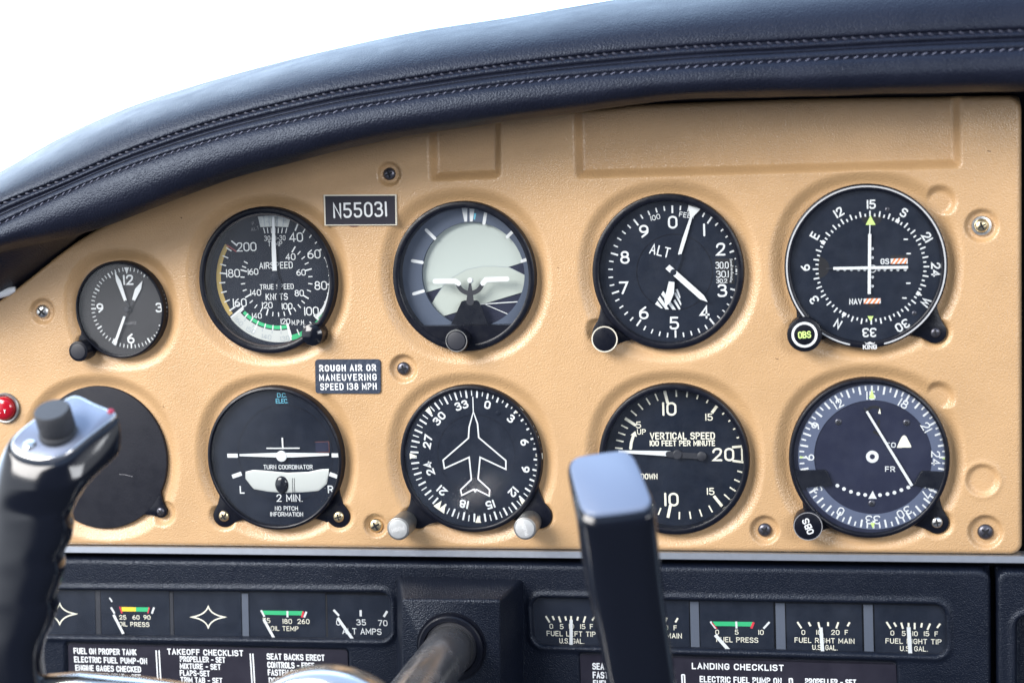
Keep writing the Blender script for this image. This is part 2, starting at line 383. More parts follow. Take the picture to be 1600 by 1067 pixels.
for k, (a, b, c, d_, F) in INS.items():
    u, v, rh, rv = fitc(a, b, c, d_, F); r = (rh+rv)/2
    POS[k] = (u, v, r, r*min(max(rh/r, .985), 1.015), r*min(max(rv/r, .985), 1.015), F)
    print(k, [round(x, 1) for x in (u, v, rh, rv)])
EARPX = {'turn': [(349,806),(529,806)], 'blank': [(252,800)], 'cdi': [(1461,519),(1468,316)], 'nav': [(1464,816),(1466,622)], 'heading': [(649,808),(842,806)], 'altimeter': [(940,516)],
         'clock': [(136,532)], 'airspeed': [(497,518)]}
SCREWS = [(66,487,19,'zinc'),(608,272,17,'black'),(630,576,20,'black'),(1534,353,22,'gold'),(587,821,17,'gold'),(1195,828,20,'black'),(1540,831,23,'black')]

# ================================================================ tan instrument panel (one moulded sheet)
PB = 6.0      # front of the tan sheet
def smooth01(t): t = np.clip(t, 0, 1); return t*t*(3-2*t)
def poly_inside(U, V, pts):
    """distance (mm) inside a convex polygon given in photo pixels"""
    P = [mm(*p, PB) for p in pts]; n = len(P); A = sum(P[i][0]*P[(i+1) % n][1]-P[(i+1) % n][0]*P[i][1] for i in range(n))
    if A < 0: P = P[::-1]
    ds = []
    for i in range(n):
        a, b = P[i], P[(i+1) % n]; L = math.hypot(b[0]-a[0], b[1]-a[1])
        ds.append(((b[0]-a[0])*(V-a[1])-(b[1]-a[1])*(U-a[0]))/L)
    D = np.stack(ds); r = 4.0
    # rounded corners
    return r-np.sqrt(np.sum(np.maximum(r-D, 0)**2, axis=0)) if False else np.where((D < r).sum(0) > 1, r-np.sqrt(np.sum(np.maximum(r-D, 0)**2, axis=0)), D.min(0))
def panel():
    zb = mm(800, 859, PB)[1]; u0 = mm(-110, 600, PB)[0]; u1 = mm(1597, 500, PB)[0]
    nu, nv = 760, 330
    us = np.linspace(u0, u1, nu)
    tabs = [mm(px, interp(BACK, px), PB) for px in range(-160, 1660, 20)]
    zt = np.interp(us, [t[0] for t in tabs], [t[1] for t in tabs])
    t = np.linspace(0, 1, nv)
    U = np.repeat(us[None, :], nv, 0); V = zb+(zt[None, :]-zb)*t[:, None]
    dish = np.zeros_like(U)
    for k, (u, v, r, rh, rv, F) in POS.items():
        q = np.hypot((U-u), (V-v))
        th = np.arctan2(V-v, U-u)
        ro = r+9.0+.9*np.cos(4*th+PI)          # slightly squared dish
        dish = np.maximum(dish, smooth01((ro-q)/8.0))
        for e in EARPX.get(k, []):
            eu, ev = mm(*e, PB); dish = np.maximum(dish, smooth01((9.0-np.hypot(U-eu, V-ev))/4.2))
    H = -3.2*dish
    pk = np.zeros_like(U)
    for pts in ([(663,60),(668,286),(785,281),(785,60)], [(890,60),(896,282),(1506,265),(1502,60)]):
        pk = np.maximum(pk, smooth01(poly_inside(U, V, pts)/5.6))
    H = np.minimum(H, -5.6*pk)
    for x, y, r, m in SCREWS+[(1535,750,21,None)]:
        a, b = mm(x, y, PB); R = r*.345
        depth = 2.6 if m else 1.7
        q = np.hypot(U-a, V-b)
        H = np.minimum(H, H*0+(-depth*smooth01((R+1.2-q)/2.6))+H*.0)
        H += .35*np.exp(-((q-R-1.6)/1.2)**2)
    hole = np.zeros(U.shape, bool)
    for k, (u, v, r, rh, rv, F) in POS.items(): hole |= np.hypot(U-u, V-v) < r-2.2
    H += .25*np.sin(U/41.)*np.cos(V/37.)       # slight waviness of the moulding
    # rolled edges
    dr, db, dt = u1-U, V-zb, (zt[None, :]-V)
    def corner(a, b, r): return np.where((a < r) & (b < r), r-np.hypot(r-a, r-b), np.minimum(a, b))
    E = np.minimum(corner(dr, db, 6), corner(dr, dt, 7)); E = np.minimum(E, dt)
    rr = 2.6; q = np.clip(E/rr, 0, 1)
    H += -rr*(1-np.sqrt(np.clip(1-(1-q)**2, 0, 1)))
    H = np.where(E < 0, np.minimum(H, -2.6+E*4), H); H = np.where(hole, -11.5, H)
    vs = np.stack([U, -H-PB, V], -1).reshape(-1, 3)*.001
    # side skirt
    rim = np.concatenate([np.arange(nu), (np.arange(1, nv)*nu+nu-1), ((nv-1)*nu+np.arange(nu-2, -1, -1))])
    sk = vs[rim].copy(); sk[:, 1] = .012
    idx = np.arange(nu*nv).reshape(nv, nu)
    fs = np.stack([idx[:-1, :-1], idx[:-1, 1:], idx[1:, 1:], idx[1:, :-1]], -1).reshape(-1, 4)
    k = nu*nv; m = len(rim); sidx = np.arange(m)
    sf = np.stack([rim[:-1], k+sidx[:-1], k+sidx[1:], rim[1:]], -1)
    make_grid('instrument_panel', np.concatenate([vs, sk]), np.concatenate([fs, sf]), TAN)
def make_grid(name, vs, fs, material, parent=None):
    me = bpy.data.meshes.new(name); me.vertices.add(len(vs)); me.vertices.foreach_set('co', vs.astype(np.float32).ravel())
    me.loops.add(len(fs)*4); me.loops.foreach_set('vertex_index', fs.astype(np.int32).ravel())
    me.polygons.add(len(fs)); me.polygons.foreach_set('loop_start', np.arange(0, len(fs)*4, 4, dtype=np.int32))
    me.polygons.foreach_set('use_smooth', np.ones(len(fs), bool))
    me.update(calc_edges=True); me.validate(); me.materials.append(material)
    o = bpy.data.objects.new(name, me); COL.objects.link(o)
    if parent: o.parent = parent
    return o
panel()
po = bpy.data.objects['instrument_panel']; po['label'] = 'moulded tan leather-grained panel with round wells holding all the flight dials'; po['category'] = 'instrument panel'

for pts, wd_ in (([(255, 632), (256, 636)], .55), ([(1543, 236), (1548, 237)], .4), ([(871, 418), (873, 419)], .3), ([(1212, 560), (1216, 561)], .3), ([(283, 340), (284, 341)], .5)):
    mb = MB(); mb.strip([mm(x, y, PB) for x, y in pts], wd_, PB+.12); mb.build('scuff_mark', mat('dark_scuff', (.10, .05, .02), .7), po)

for i in range(16):
    x, y = 640+random.uniform(0, 18), 786+random.uniform(0, 20); a, b = mm(x, y, PB-2.4)
    mb = MB(); mb.disc(a, b, random.uniform(.12, .3), PB-1.2, 8); mb.build('grime_speck', mat('dark_grime', (.06, .04, .025), .8), po)

# ================================================================ padded leather glareshield
def glareshield():
    g = thing('glareshield', 'padded dark navy leather glareshield with a double stitched seam arching over the tan panel', 'glareshield', (0, 0, 0))
    st = [-150+i*13 for i in range(151)]
    def row(f, d): return [at(x, f(x), d(x) if callable(d) else d) for x in st]
    mix = lambda A, B, t: (lambda x: interp(A, x)*(1-t)+interp(B, x)*t)
    over = lambda x: 46+8*min(1, max(0, (x-100)/400))           # how far the pad overhangs the panel
    lip = lambda x: interp(LIP, x)
    wob = lambda x: 1.2*math.sin(x/47.)+.8*math.sin(x/23.+1)
    rows = [row(lambda x: interp(BACK, x)+22, -13), row(lambda x: interp(BACK, x)+7, -7), row(lambda x: interp(BACK, x)+(1 if x < 120 else -3), 1),
            row(lambda x: lip(x)-3+(interp(BACK, x)-lip(x))*.55*(x < 250), lambda x: over(x)*.45),
            row(lambda x: lip(x)-1.5+wob(x)*.5, lambda x: over(x)-13), row(lambda x: lip(x)+wob(x)*.6, lambda x: over(x)-7),
            row(lambda x: lip(x)-5+wob(x)*.5, lambda x: over(x)-1),
            row(mix(LIP, LOWST, .22), lambda x: over(x)+4), row(mix(LIP, LOWST, .5), lambda x: over(x)+7), row(mix(LIP, LOWST, .78), lambda x: over(x)+6.5),
            row(mix(LIP, LOWST, .93), lambda x: over(x)+5)]
    for t, o in ((0, 3.4), (.06, 3.9), (.2, 4.4), (.36, 3.6), (.42, 2.8), (.48, 3.3), (.54, 3.0), (.60, 1.9), (.66, 2.6), (.8, 3.2), (.92, 2.4), (1.0, .6)):
        rows.append(row(mix(LOWST, UPST, t), lambda x, o=o, t=t: over(x)+o-2*t))
    rows += [row(mix(UPST, CREST, t), lambda x, o=o: over(x)+o) for t, o in ((.06, -.2), (.2, -1.2), (.4, -5), (.6, -13), (.78, -28), (.92, -58), (1.0, -120))]
    rows += [row(lambda x: interp(CREST, x)+8, lambda x: over(x)-230), row(lambda x: interp(CREST, x)+40, lambda x: over(x)-330)]
    # refine along the section with Catmull-Rom
    P = np.array([[tuple(p) for p in r] for r in rows]); n = len(rows); out = []
    for k in range(n-1):
        p0, p1, p2, p3 = P[max(k-1, 0)], P[k], P[k+1], P[min(k+2, n-1)]
        for j in range(4):
            t = j/4; out.append(.5*((2*p1)+(-p0+p2)*t+(2*p0-5*p1+4*p2-p3)*t*t+(-p0+3*p1-3*p2+p3)*t**3))
    out.append(P[-1]); Q = np.array(out); nv, nu = Q.shape[:2]
    idx = np.arange(nu*nv).reshape(nv, nu)
    fs = np.stack([idx[:-1, :-1], idx[:-1, 1:], idx[1:, 1:], idx[1:, :-1]], -1).reshape(-1, 4)
    make_grid('leather_cover', Q.reshape(-1, 3), fs, LEATHER, g)
    # stitches
    def stitches(name, f, d, m, r, ln, space, tilt):
        mb = MB(); pts = [np.array(at(x, f(x), d(x)))*1000 for x in np.arange(-120, 1760, 2.)]
        acc = 0; L = [0]
        for a, b in zip(pts, pts[1:]): L.append(L[-1]+np.linalg.norm(b-a))
        s = 0
        while s < L[-1]-ln:
            k0 = np.searchsorted(L, s); k1 = np.searchsorted(L, s+ln)
            p, q = pts[min(k0, len(pts)-1)], pts[min(k1, len(pts)-1)]
            ax = (q-p); ax /= max(1e-6, np.linalg.norm(ax)); up_ = np.array((0, 0, 1.)); nn = np.cross(ax, up_); nn /= np.linalg.norm(nn); bb = np.cross(nn, ax)
            rings = []
            for t, rr in ((0, .15), (.12, .75), (.35, 1), (.65, 1), (.88, .75), (1, .15)):
                c = p+(q-p)*t+bb*((t-.5)*tilt)+nn*(1-4*(t-.5)**2)*.35
                rings.append([tuple((lambda w_: (w_[0], w_[2], -w_[1]))(c+(bb*math.cos(2*PI*i/8)+nn*math.sin(2*PI*i/8))*r*rr)) for i in range(8)])
            mb.loft(rings); s += space*(1+.06*random.uniform(-1, 1))
        return mb.build(name, m, g, smooth=True)
    stitches('seam_stitching', lambda x: interp(UPST, x)+1.5, lambda x: over(x)+.2, THREADD, .75, 2.9, 4.3, -1.2)
    stitches('seam_stitching', lambda x: interp(LOWST, x)+.3, lambda x: over(x)+4.0, THREADL, .27, 2.3, 4.3, .9)
glareshield()

# ================================================================ instrument building blocks
class Dial:
    """one instrument; q() turns a point of the photo crop into mm from the instrument's centre at dial depth"""
    def __init__(s, key, name, label, cat, crop, sc, depth=.6):
        u, v, r, s.rh, s.rv, s.F = POS[key]; s.u, s.v, s.r = u, v, r; s.crop, s.sc, s.dd = crop, sc, depth
        s.ku, s.kv = s.rh/r, s.rv/r
        s.t = thing(name, label, cat, (u*.001, 0, v*.001))
    def q(s, zx, zy, d=None):
        a, b = mm(s.crop[0]+zx*s.sc, s.crop[1]+zy*s.sc, s.dd if d is None else d); return a-s.u, b-s.v
    def qs(s, pts, d=None): return [s.q(x, y, d) for x, y in pts]
    def h(s, zh, zx=500, zy=500):
        a, b = s.q(zx, zy-zh/2), s.q(zx, zy+zh/2); return a[1]-b[1]
    def wd(s, zw, zx=500, zy=500):
        a, b = s.q(zx-zw/2, zy), s.q(zx+zw/2, zy); return b[0]-a[0]
    def bezel(s, rim=3.0, m=None, mod=None, lip=1.3, d0=-5, glass=True, dial=None, dialname='dial', gl=1.2):
        R, F = s.r, s.F; ri = R-rim
        mb = MB(); mb.lathe([(R, d0), (R, F-lip), (R-lip*.3, F-lip*.3), (R-lip, F), (ri+.7, F), (ri+.15, F-.3), (ri, F-.9), (ri-.2, s.dd-.2)], ku=s.ku, kv=s.kv, n=96, mod=mod, cap=False)
        s.b = mb.build('bezel', m or BEZEL, s.t, smooth=True)
        mb = MB(); mb.disc(0, 0, ri+.3, s.dd, n=96, ku=s.ku, kv=s.kv); s.d = mb.build(dialname, dial or DIAL, s.t)
        if glass:
            mb = MB(); mb.disc(0, 0, ri+.1, F-gl, n=96, ku=s.ku, kv=s.kv); s.g = mb.build('glass', GLASS, s.t)
    def ear(s, e, re=5.2, d0=-5, d1=3.2, r0=.72):
        """mounting lug: hull of a circle under the bezel and one at the screw"""
        eu, ev = mm(e[0], e[1], d1); eu -= s.u; ev -= s.v
        L = math.hypot(eu, ev); a = math.atan2(ev, eu); ro = s.r-2.0; sp = min(.62, (re+5.5)/s.r); pts = []
        for i in range(15):
            t = a+sp-2*sp*i/14; pts.append((ro*math.cos(t), ro*math.sin(t)))
        def side(sg):      # concave neck from the bezel to the lug's round end
            p0 = (s.r*.99*math.cos(a+sg*sp), s.r*.99*math.sin(a+sg*sp)); e_ = a+sg*1.45; p2 = (eu+re*math.cos(e_), ev+re*math.sin(e_))
            q = (s.r*1.0*math.cos(a+sg*sp*.55), s.r*1.0*math.sin(a+sg*sp*.55)); k = .45
            c_ = tuple((p0[j]+p2[j])/2*(1-k)+q[j]*k for j in (0, 1))
            return [tuple((1-t)**2*p0[j]+2*t*(1-t)*c_[j]+t*t*p2[j] for j in (0, 1)) for t in (0, .25, .5, .75)]
        pts += side(-1)+[(eu+re*math.cos(a-1.45+2.9*i/16), ev+re*math.sin(a-1.45+2.9*i/16)) for i in range(17)]+side(1)[::-1]
        mb = MB(); mb.prism(pts, d0, d1, .35); mb.build('mounting_lug', BEZEL, s.t, smooth=True)
        return eu, ev, d1
    def ticks(s, c, angs, r0, r1, w_, d=.1, mb=None):
        mb = mb or MB()
        for a in angs:
            sa, ca = math.sin(math.radians(a)), math.cos(math.radians(a))
            mb.strip([(c[0]+r0*sa, c[1]+r0*ca), (c[0]+r1*sa, c[1]+r1*ca)], w_, s.dd+d, cap=False)
        return mb
    def tx(s, mb, st, zx, zy, zh, fit=None, rot=0, sw=.13, wx=1.0, gap=.3, d=.15, skew=0):
        u, v = s.q(zx, zy); text(mb, st, u, v, s.h(zh, zx, zy), s.dd+d, sw=sw, wx=wx, gap=gap, rot=rot, fit=s.wd(fit, zx, zy) if fit else None, skew=skew)
def screw(parent, u, v, d, r, m, ang=20, slot=True, name='screw'):
    mb = MB(); mb.lathe([(r, d-2), (r, d-.2), (r*.93, d+.1*r), (r*.75, d+.26*r), (r*.45, d+.36*r), (r*.12, d+.39*r)], u, v, n=32)
    o = mb.build(name, m, parent, smooth=True)
    if slot:
        mb = MB(); a = math.radians(ang); L, W = r*.62, r*.13
        pts = []
        for k in range(4):
            b = a+k*PI/2; c_, s_ = math.cos(b), math.sin(b)
            for x, y in ((W, -W), (L, -W*.8), (L, W*.8)):
                pts.append((u+x*c_-y*s_, v+x*s_+y*c_))
        mb.prism(pts, d+.1*r, d+.43*r); mb.build('cross_slot', DARK, o)
    return o
def knob(parent, px, py, d1, r, d0=-2, m=None, flutes=24, depth=.05, capm=None, capr=.82, dome=0, ring=None, org=(0, 0), name='knob', n=None, rim=.6):
    """(px,py) = centre of the knob's end in the photo, at height d1"""
    u, v = mm(px, py, d1); u -= org[0]; v -= org[1]
    n = n or max(48, flutes*6)
    def mod(a, rr, d): return 1-depth*(.5+.5*math.cos(a*flutes))**2 if (flutes and rr > r*.96 and d < d1-.7 and d > d0) else 1
    prof = [(r*.99, d0), (r, d0+.6), (r, d1-rim), (r-rim*.4, d1-rim*.25), (r-rim, d1)]
    if dome: prof += [(r*.7, d1+dome*.55), (r*.4, d1+dome*.88), (r*.1, d1+dome)]
    mb = MB(); mb.lathe(prof, u, v, n=n, mod=mod); o = mb.build(name, m or BEZEL, parent, smooth=True)
    if ring: mb = MB(); mb.ring(u, v, r*ring[0], r*ring[1], 0, 360, d1+.08, 64); mb.build('white_ring', ring[2] if len(ring) > 2 else WHITE, o)
    if capm: mb = MB(); mb.lathe([(r*capr, d1-.2), (r*capr, d1+.25), (r*(capr-.05), d1+.35)], u, v, n=48); mb.build('knob_cap', capm, o, smooth=True)
    return o, u, v
def boss(D, px, py, d, r, r0=.8, d0=-5):
    """the piece of bezel casting a knob grows out of"""
    D.ear((px, py), re=r, d0=d0, d1=d, r0=r0)

# ================================================================ clock
D = Dial('clock', 'panel_clock', 'small panel clock with white hands and a cabin reflection greyed into its face, left end of the upper dial row', 'clock', (0, 380), .22488, depth=5.4)
D.bezel(rim=1.7, dial=DIALREFL)
c = D.q(897, 450); R = abs(D.q(1160, 450)[0]-D.q(632, 450)[0])/2
mb = D.ticks(c, [6*i for i in range(60) if i % 5], R-2.0, R, .45); D.ticks(c, [30*i for i in range(1, 12)], R-2.8, R, .8, mb=mb)
mb.poly([(c[0]-1.4, c[1]+R), (c[0]+1.4, c[1]+R), (c[0], c[1]+R-3.6)], D.dd+.1); mb.build('minute_marks', GREYPRINT if False else WHITE, D.d)
mb = MB()
for s_, x, y, h in (('12', 892, 255, 72), ('3', 1106, 447, 66), ('6', 910, 662, 70), ('9', 695, 450, 66)): D.tx(mb, s_, x, y, h, sw=.17)
mb.build('numerals', WHITE, D.d)
mb = MB(); D.tx(mb, 'QUARTZ', 905, 555, 20, fit=84, sw=.12); mb.build('lettering', FAINT, D.d)
def blade(D, pts, d, name, m=WHITE, th=.3):
    mb = MB(); mb.prism(D.qs(pts, D.dd+d), D.dd+d-th, D.dd+d); return mb.build(name, m, D.t)
blade(D, [(862, 403), (880, 396), (838, 262), (797, 200), (806, 262)], 1.3, 'minute_hand')
blade(D, [(917, 392), (936, 402), (980, 318), (988, 262), (938, 318)], .9, 'hour_hand')
blade(D, [(857, 506), (872, 512), (803, 710), (786, 702)], 1.7, 'second_hand')
mb = MB(); u, v = D.q(900, 455, 3); mb.lathe([(1.6, 5), (1.6, 7.2), (1.2, 7.5)], u, v, n=24)
for p, q_ in (((872, 400), (905, 462)), ((925, 398), (898, 455)), ((866, 508), (905, 440))): mb.strip([D.q(*p, 6.7), D.q(*q_, 6.7)], .75, 6.75)
mb.build('hand_hub', MIDGREY, D.t, smooth=True)
boss(D, 139, 534, 6, 6.2)
knob(D.t, 122, 549, 15, 5.6, d0=4, m=BEZEL, flutes=20, capm=MIDGREY, capr=.74, org=(D.u, D.v), name='setting_knob')

# ================================================================ airspeed indicator
D = Dial('airspeed', 'airspeed_indicator', 'airspeed dial with yellow and green arcs and a white pointer standing at zero', 'airspeed indicator', (290, 290), .26242)
D.bezel(rim=3.4)
mb = MB(); mb.ring(0, 0, D.r-3.9, D.r-3.1, 0, 360, D.F-2.2, 96); mb.build('gasket', BEZELBROWN, D.t)
c = D.q(541, 556); R = (abs(D.q(893, 556)[0]-c[0])+abs(D.q(541, 170)[1]-c[1]))/2
def mark(tab, val):
    for (v0, a0), (v1, a1) in zip(tab, tab[1:]):
        if v0 <= val <= v1: return a0+(a1-a0)*(val-v0)/(v1-v0)
T1 = [(40, 25), (60, 59.5), (80, 97), (100, 135), (120, 168), (140, 207), (160, 239), (180, 277), (200, 311)]
mb = D.ticks(c, [mark(T1, v) for v in range(40, 201, 20)], R*.83, R*.95, .8)
D.ticks(c, [mark(T1, v) for v in list(range(45, 120, 5))+list(range(165, 200, 5)) if v % 20], R*.86, R*.96, .6, mb=mb)
D.ticks(c, [mark(T1, v) for v in range(120, 165, 5)], R*.74, R*.82, .6, mb=mb)
T2 = [(40, 34), (60, 76), (80, 122), (100, 160), (120, 199), (140, 242), (160, 285)]
D.ticks(c, [mark(T2, v) for v in range(40, 161, 20)], R*.5, R*.61, .7, mb=mb); D.ticks(c, [mark(T2, v) for v in range(45, 160, 5) if v % 20]+[291, 299], R*.53, R*.6, .55, mb=mb)
mb.build('tick_marks', WHITE, D.d)
mb = MB()
for s_, x, y, h in (('40', 658, 308, 56), ('60', 765, 408, 54), ('80', 805, 595, 52), ('100', 750, 747, 52), ('160', 323, 697, 50), ('180', 283, 522, 50), ('200', 363, 365, 54)): D.tx(mb, s_, x, y, h, sw=.12, gap=.22)
for s_, x, y, h in (('40', 625, 424, 40), ('60', 688, 517, 38), ('80', 677, 640, 38), ('100', 605, 718, 38), ('120', 487, 712, 38), ('140', 418, 637, 38), ('160', 402, 513, 38), ('120', 595, 808, 34), ('140', 425, 775, 34)): D.tx(mb, s_, x, y, h, sw=.13, gap=.22)
mb.build('numerals', WHITE, D.d)
mb = MB()
D.tx(mb, 'AIRSPEED', 538, 475, 40, fit=200); D.tx(mb, 'TRUE SPEED', 543, 602, 32, fit=202); D.tx(mb, 'KNOTS', 543, 662, 40, fit=132); D.tx(mb, 'M.P.H.', 672, 815, 30, fit=80)
D.tx(mb, '30-0-30', 532, 313, 30, fit=126, sw=.1); D.tx(mb, 'TEMP', 533, 347, 30, fit=86, sw=.1)
mb.build('lettering', WHITE, D.d)
mb = MB(); D.tx(mb, 'P.', 405, 226, 20, rot=10, sw=.1); D.tx(mb, 'ALT.', 418, 256, 22, rot=12, sw=.1); mb.build('small_lettering', FAINT, D.d)
mb = MB(); mb.ring(c[0], c[1], R*.87, R*.915, 68, 136, D.dd+.05); mb.build('white_arc', WHITE, D.d)
mb = MB(); mb.ring(c[0], c[1], R*.92, R*1.0, 83, 172, D.dd+.04); mb.ring(c[0], c[1], R*.745, R*.80, 168, 228, D.dd+.06); mb.build('green_arc', GREEN, D.d)
mb = MB(); mb.ring(c[0], c[1], R*.93, R*1.005, 235, 305, D.dd+.04); mb.build('yellow_arc', YELLOW, D.d)
mb = D.ticks(c, [305], R*.78, R*.98, .8, d=.12); mb.build('red_line', mat('faded_red_paint', (.20, .03, .04), .6), D.d)
mb = MB(); mb.ring(c[0], c[1], R*.82, R*1.01, 170, 232, D.dd+.06); mb.build('speed_window', TUBE, D.d)
mb = MB(); mb.poly(D.qs([(430, 185), (480, 180), (540, 178), (590, 180), (628, 185), (610, 248), (530, 244), (446, 248)]), D.dd+.06); mb.build('scale_window', TUBE, D.d)
mb = MB()
for x0, x1 in ((465, 472), (497, 500), (548, 546), (585, 580)): mb.strip(D.qs([(x0, 183), (x1, 240)]), .45, D.dd+.1)
for s_, x in (('2', 445), ('4', 490), ('6', 541), ('8', 592)): D.tx(mb, s_, x, 212, 26, sw=.1)
mb.build('temperature_scale', GREYPRINT, D.d); mb = MB()
for s_, x, y, r_ in (('160', 318, 808, -50), ('150', 388, 862, -28), ('140', 483, 900, -10), ('130', 592, 910, 6)): D.tx(mb, s_, x, y, 30, rot=r_, sw=.1)
D.ticks(c, [178, 188, 199, 210, 221], R*.83, R*.88, .35, mb=mb); mb.build('window_scale', GREYPRINT, D.d)
mb = MB()
for x0, x1 in ((464, 473), (487, 491), (510, 512), (533, 533), (553, 551), (577, 572), (603, 596)): mb.strip(D.qs([(x0, 252), (x1, 284)]), .45, D.dd+.1, cap=False)
mb.build('temperature_marks', WHITE, D.d)
for a_ in (169, 233): D.ticks(c, [a_], R*.72, R*1.0, 1.0, d=.12).build('window_edge', WHITE, D.d)
mb = MB(); mb.prism(D.qs([(516, 507), (543, 507), (537, 375), (527, 185), (516, 185), (512, 375)], 2.4), 2.1, 2.4); mb.build('pointer', WHITE, D.t)
mb = MB(); u, v = D.q(530, 548, 2); mb.lathe([(2.4, .6), (2.4, 2.0), (1.8, 2.4)], u, v, n=32); mb.strip(D.qs([(530, 520), (560, 590), (545, 690)], 1.6), 3.2, 1.8, w1=1.2); mb.build('pointer_hub', DIAL, D.t, smooth=True)
knob(D.t, 487.5, 523.5, 13, 5.9, d0=2, m=GLOSS, flutes=26, depth=.06, dome=1.6, org=(D.u, D.v), name='setting_knob')

# ================================================================ attitude indicator
D = Dial('attitude', 'attitude_indicator', 'artificial horizon dial with pale ball and miniature white aircraft wings, right of the registration plate', 'attitude indicator', (590, 290), .26242, depth=-1.5)
D.bezel(rim=3.6, dial=DIALNAVY)
cu, cv = D.q(567, 530); RO = (abs(D.q(872, 530)[0]-D.q(262, 530)[0]))/2
RM = D.r-3.4
CLIP = [(cu+RO*1.02*math.cos(2*PI*i/72), cv+RO*1.02*math.sin(2*PI*i/72)) for i in range(72)]
def clip_poly(subj, a, b):
    out = []
    for p, q_ in zip(subj, subj[1:]+subj[:1]):
        sp = (b[0]-a[0])*(p[1]-a[1])-(b[1]-a[1])*(p[0]-a[0]); sq = (b[0]-a[0])*(q_[1]-a[1])-(b[1]-a[1])*(q_[0]-a[0])
        if sp >= 0: out.append(p)
        if sp*sq < 0: t = sp/(sp-sq); out.append((p[0]+(q_[0]-p[0])*t, p[1]+(q_[1]-p[1])*t))
    return out
mb = MB(); mb.poly(clip_poly(CLIP, D.q(270, 642), D.q(872, 456)), D.dd+.3); mb.build('sky_ball', PALE, D.t, smooth=False)
mb = MB(); mb.poly(D.qs([(320, 712), (345, 665), (390, 600), (450, 545), (530, 500), (620, 481), (700, 480), (785, 487), (885, 536), (878, 630), (378, 781)]), D.dd+.55); mb.build('horizon_bar', PALE2, D.t)
mb = MB(); mb.strip(D.qs([(345, 665), (390, 600), (450, 545), (530, 500), (620, 481), (700, 480), (785, 487), (885, 536)]), .22, D.dd+.62, cap=False); mb.build('horizon_edge', GREYPRINT, D.t)
mb = MB(); mb.strip(D.qs([(615, 706), (850, 690)]), .5, D.dd+.62); mb.strip(D.qs([(640, 706), (790, 770)]), .4, D.dd+.62); mb.build('ground_lines', WHITE, D.t)
# mask ring in front of the ball, bottom segment black
D.dd = 1.6
mb = MB(); n = 96
cu2, cv2 = D.q(567, 530); rings = [[], [], []]
for i in range(n):
    a = 2*PI*i/n; rings[0].append((RM*D.ku*math.cos(a), RM*D.kv*math.sin(a), 1.6)); rings[1].append((cu2+RO*math.cos(a), cv2+RO*math.sin(a), 1.6)); rings[2].append((cu2+RO*math.cos(a)*1.0, cv2+RO*math.sin(a), -1.4))
mb.loft(rings, cap=False); mk = mb.build('bank_ring', MASKBLUE, D.t)
mb = MB()
for p, q_ in (((290, 265), (340, 315)), ((207, 448), (265, 458)), ((215, 645), (272, 628)), ((643, 165), (633, 226)), ((818, 260), (772, 306)), ((920, 430), (860, 450))): mb.strip(D.qs([p, q_]), 1.7, D.dd+.06)
mb.poly(D.qs([(497, 118), (535, 118), (533, 215), (517, 215)]), D.dd+.06); mb.poly(D.qs([(547, 118), (580, 118), (566, 215), (549, 215)]), D.dd+.06)
mb.build('bank_marks', WHITE, mk)
mb = MB(); mb.poly(D.qs([(575, 165), (588, 165), (580, 205), (572, 200)]), D.dd+.08); mb.build('bank_index', CYAN, mk)
D.dd = 4
zc = D.q(550, 825)[1]
seg = []
for i in range(97):
    a = 2*PI*i/96; p = ((RM+.5)*D.ku*math.cos(a), (RM+.5)*D.kv*math.sin(a))
    if p[1] < zc: seg.append(p)
mb = MB(); mb.prism(seg, 1, D.F-.6); mb.build('lower_mask', BEZEL, D.t)
mb = MB(); mb.prism(D.qs([(438, 826), (500, 690), (516, 684), (590, 684), (602, 690), (657, 826)]), 3.4, 4.2); mb.build('aircraft_stand', BEZEL, D.t)
mb = MB(); arc = [(480, 583)]+[(552-74*math.cos(PI*i/16), 568+72*math.sin(PI*i/16)) for i in range(2, 15)]+[(626, 583)]
mb.strip(D.qs(arc), 2.4, 4.6); mb.strip(D.qs([(552, 690), (552, 580)]), 4.2, 4.5, w1=1.2); mb.build('aircraft_yoke', MIDGREY, D.t)
for pts in ([(342, 570), (462, 569), (482, 583)], [(770, 556), (645, 560), (626, 582)]):
    mb = MB(); P = D.qs(pts, 5); mb.strip(P, 2.6, 5.0)
    mb.build('miniature_wing', WHITE, D.t)
mb = MB(); u, v = D.q(552, 566, 5); mb.lathe([(1.5, 4.4), (1.5, 5), (1, 5.5)], u, v, n=24); mb.build('centre_dot', WHITE, D.t, smooth=True)
knob(D.t, 713, 532.5, 17, 5.9, d0=4, m=BEZEL, flutes=0, capm=MIDGREY, capr=.78, ring=(.9, .97, KNURL), org=(D.u, D.v), name='adjusting_knob')

# ================================================================ altimeter
D = Dial('altimeter', 'altimeter', 'altimeter dial marked ALT with three white pointers and a striped sector', 'altimeter', (900, 280), .27179, depth=3.2)
D.bezel(rim=3.6)
c = D.q(563, 533); R = (abs(D.q(948, 533)[0]-D.q(190, 533)[0])/2+abs(D.q(560, 152)[1]-D.q(560, 915)[1])/2)/2
mb = D.ticks(c, [36*i for i in range(10)], R*.885, R, .9); D.ticks(c, [7.2*i for i in range(50) if i % 5 and i not in (13, 14)], R*.93, R, .7, mb=mb)
mb.poly(D.qs([(918, 515), (946, 515), (946, 535), (918, 535)]), D.dd+.1); mb.strip(D.qs([(918, 502), (944, 500)]), .5, D.dd+.1); mb.strip(D.qs([(918, 545), (944, 546)]), .5, D.dd+.1)
for i in range(18):
    y = 462+i*7.6; mb.strip(D.qs([(884+6*math.sin(i*PI/17), y), (900+6*math.sin(i*PI/17)-6*(i % 5 != 0), y)]), .3, D.dd+.1, cap=False)
mb.build('tick_marks', WHITE, D.d)
mb = MB()
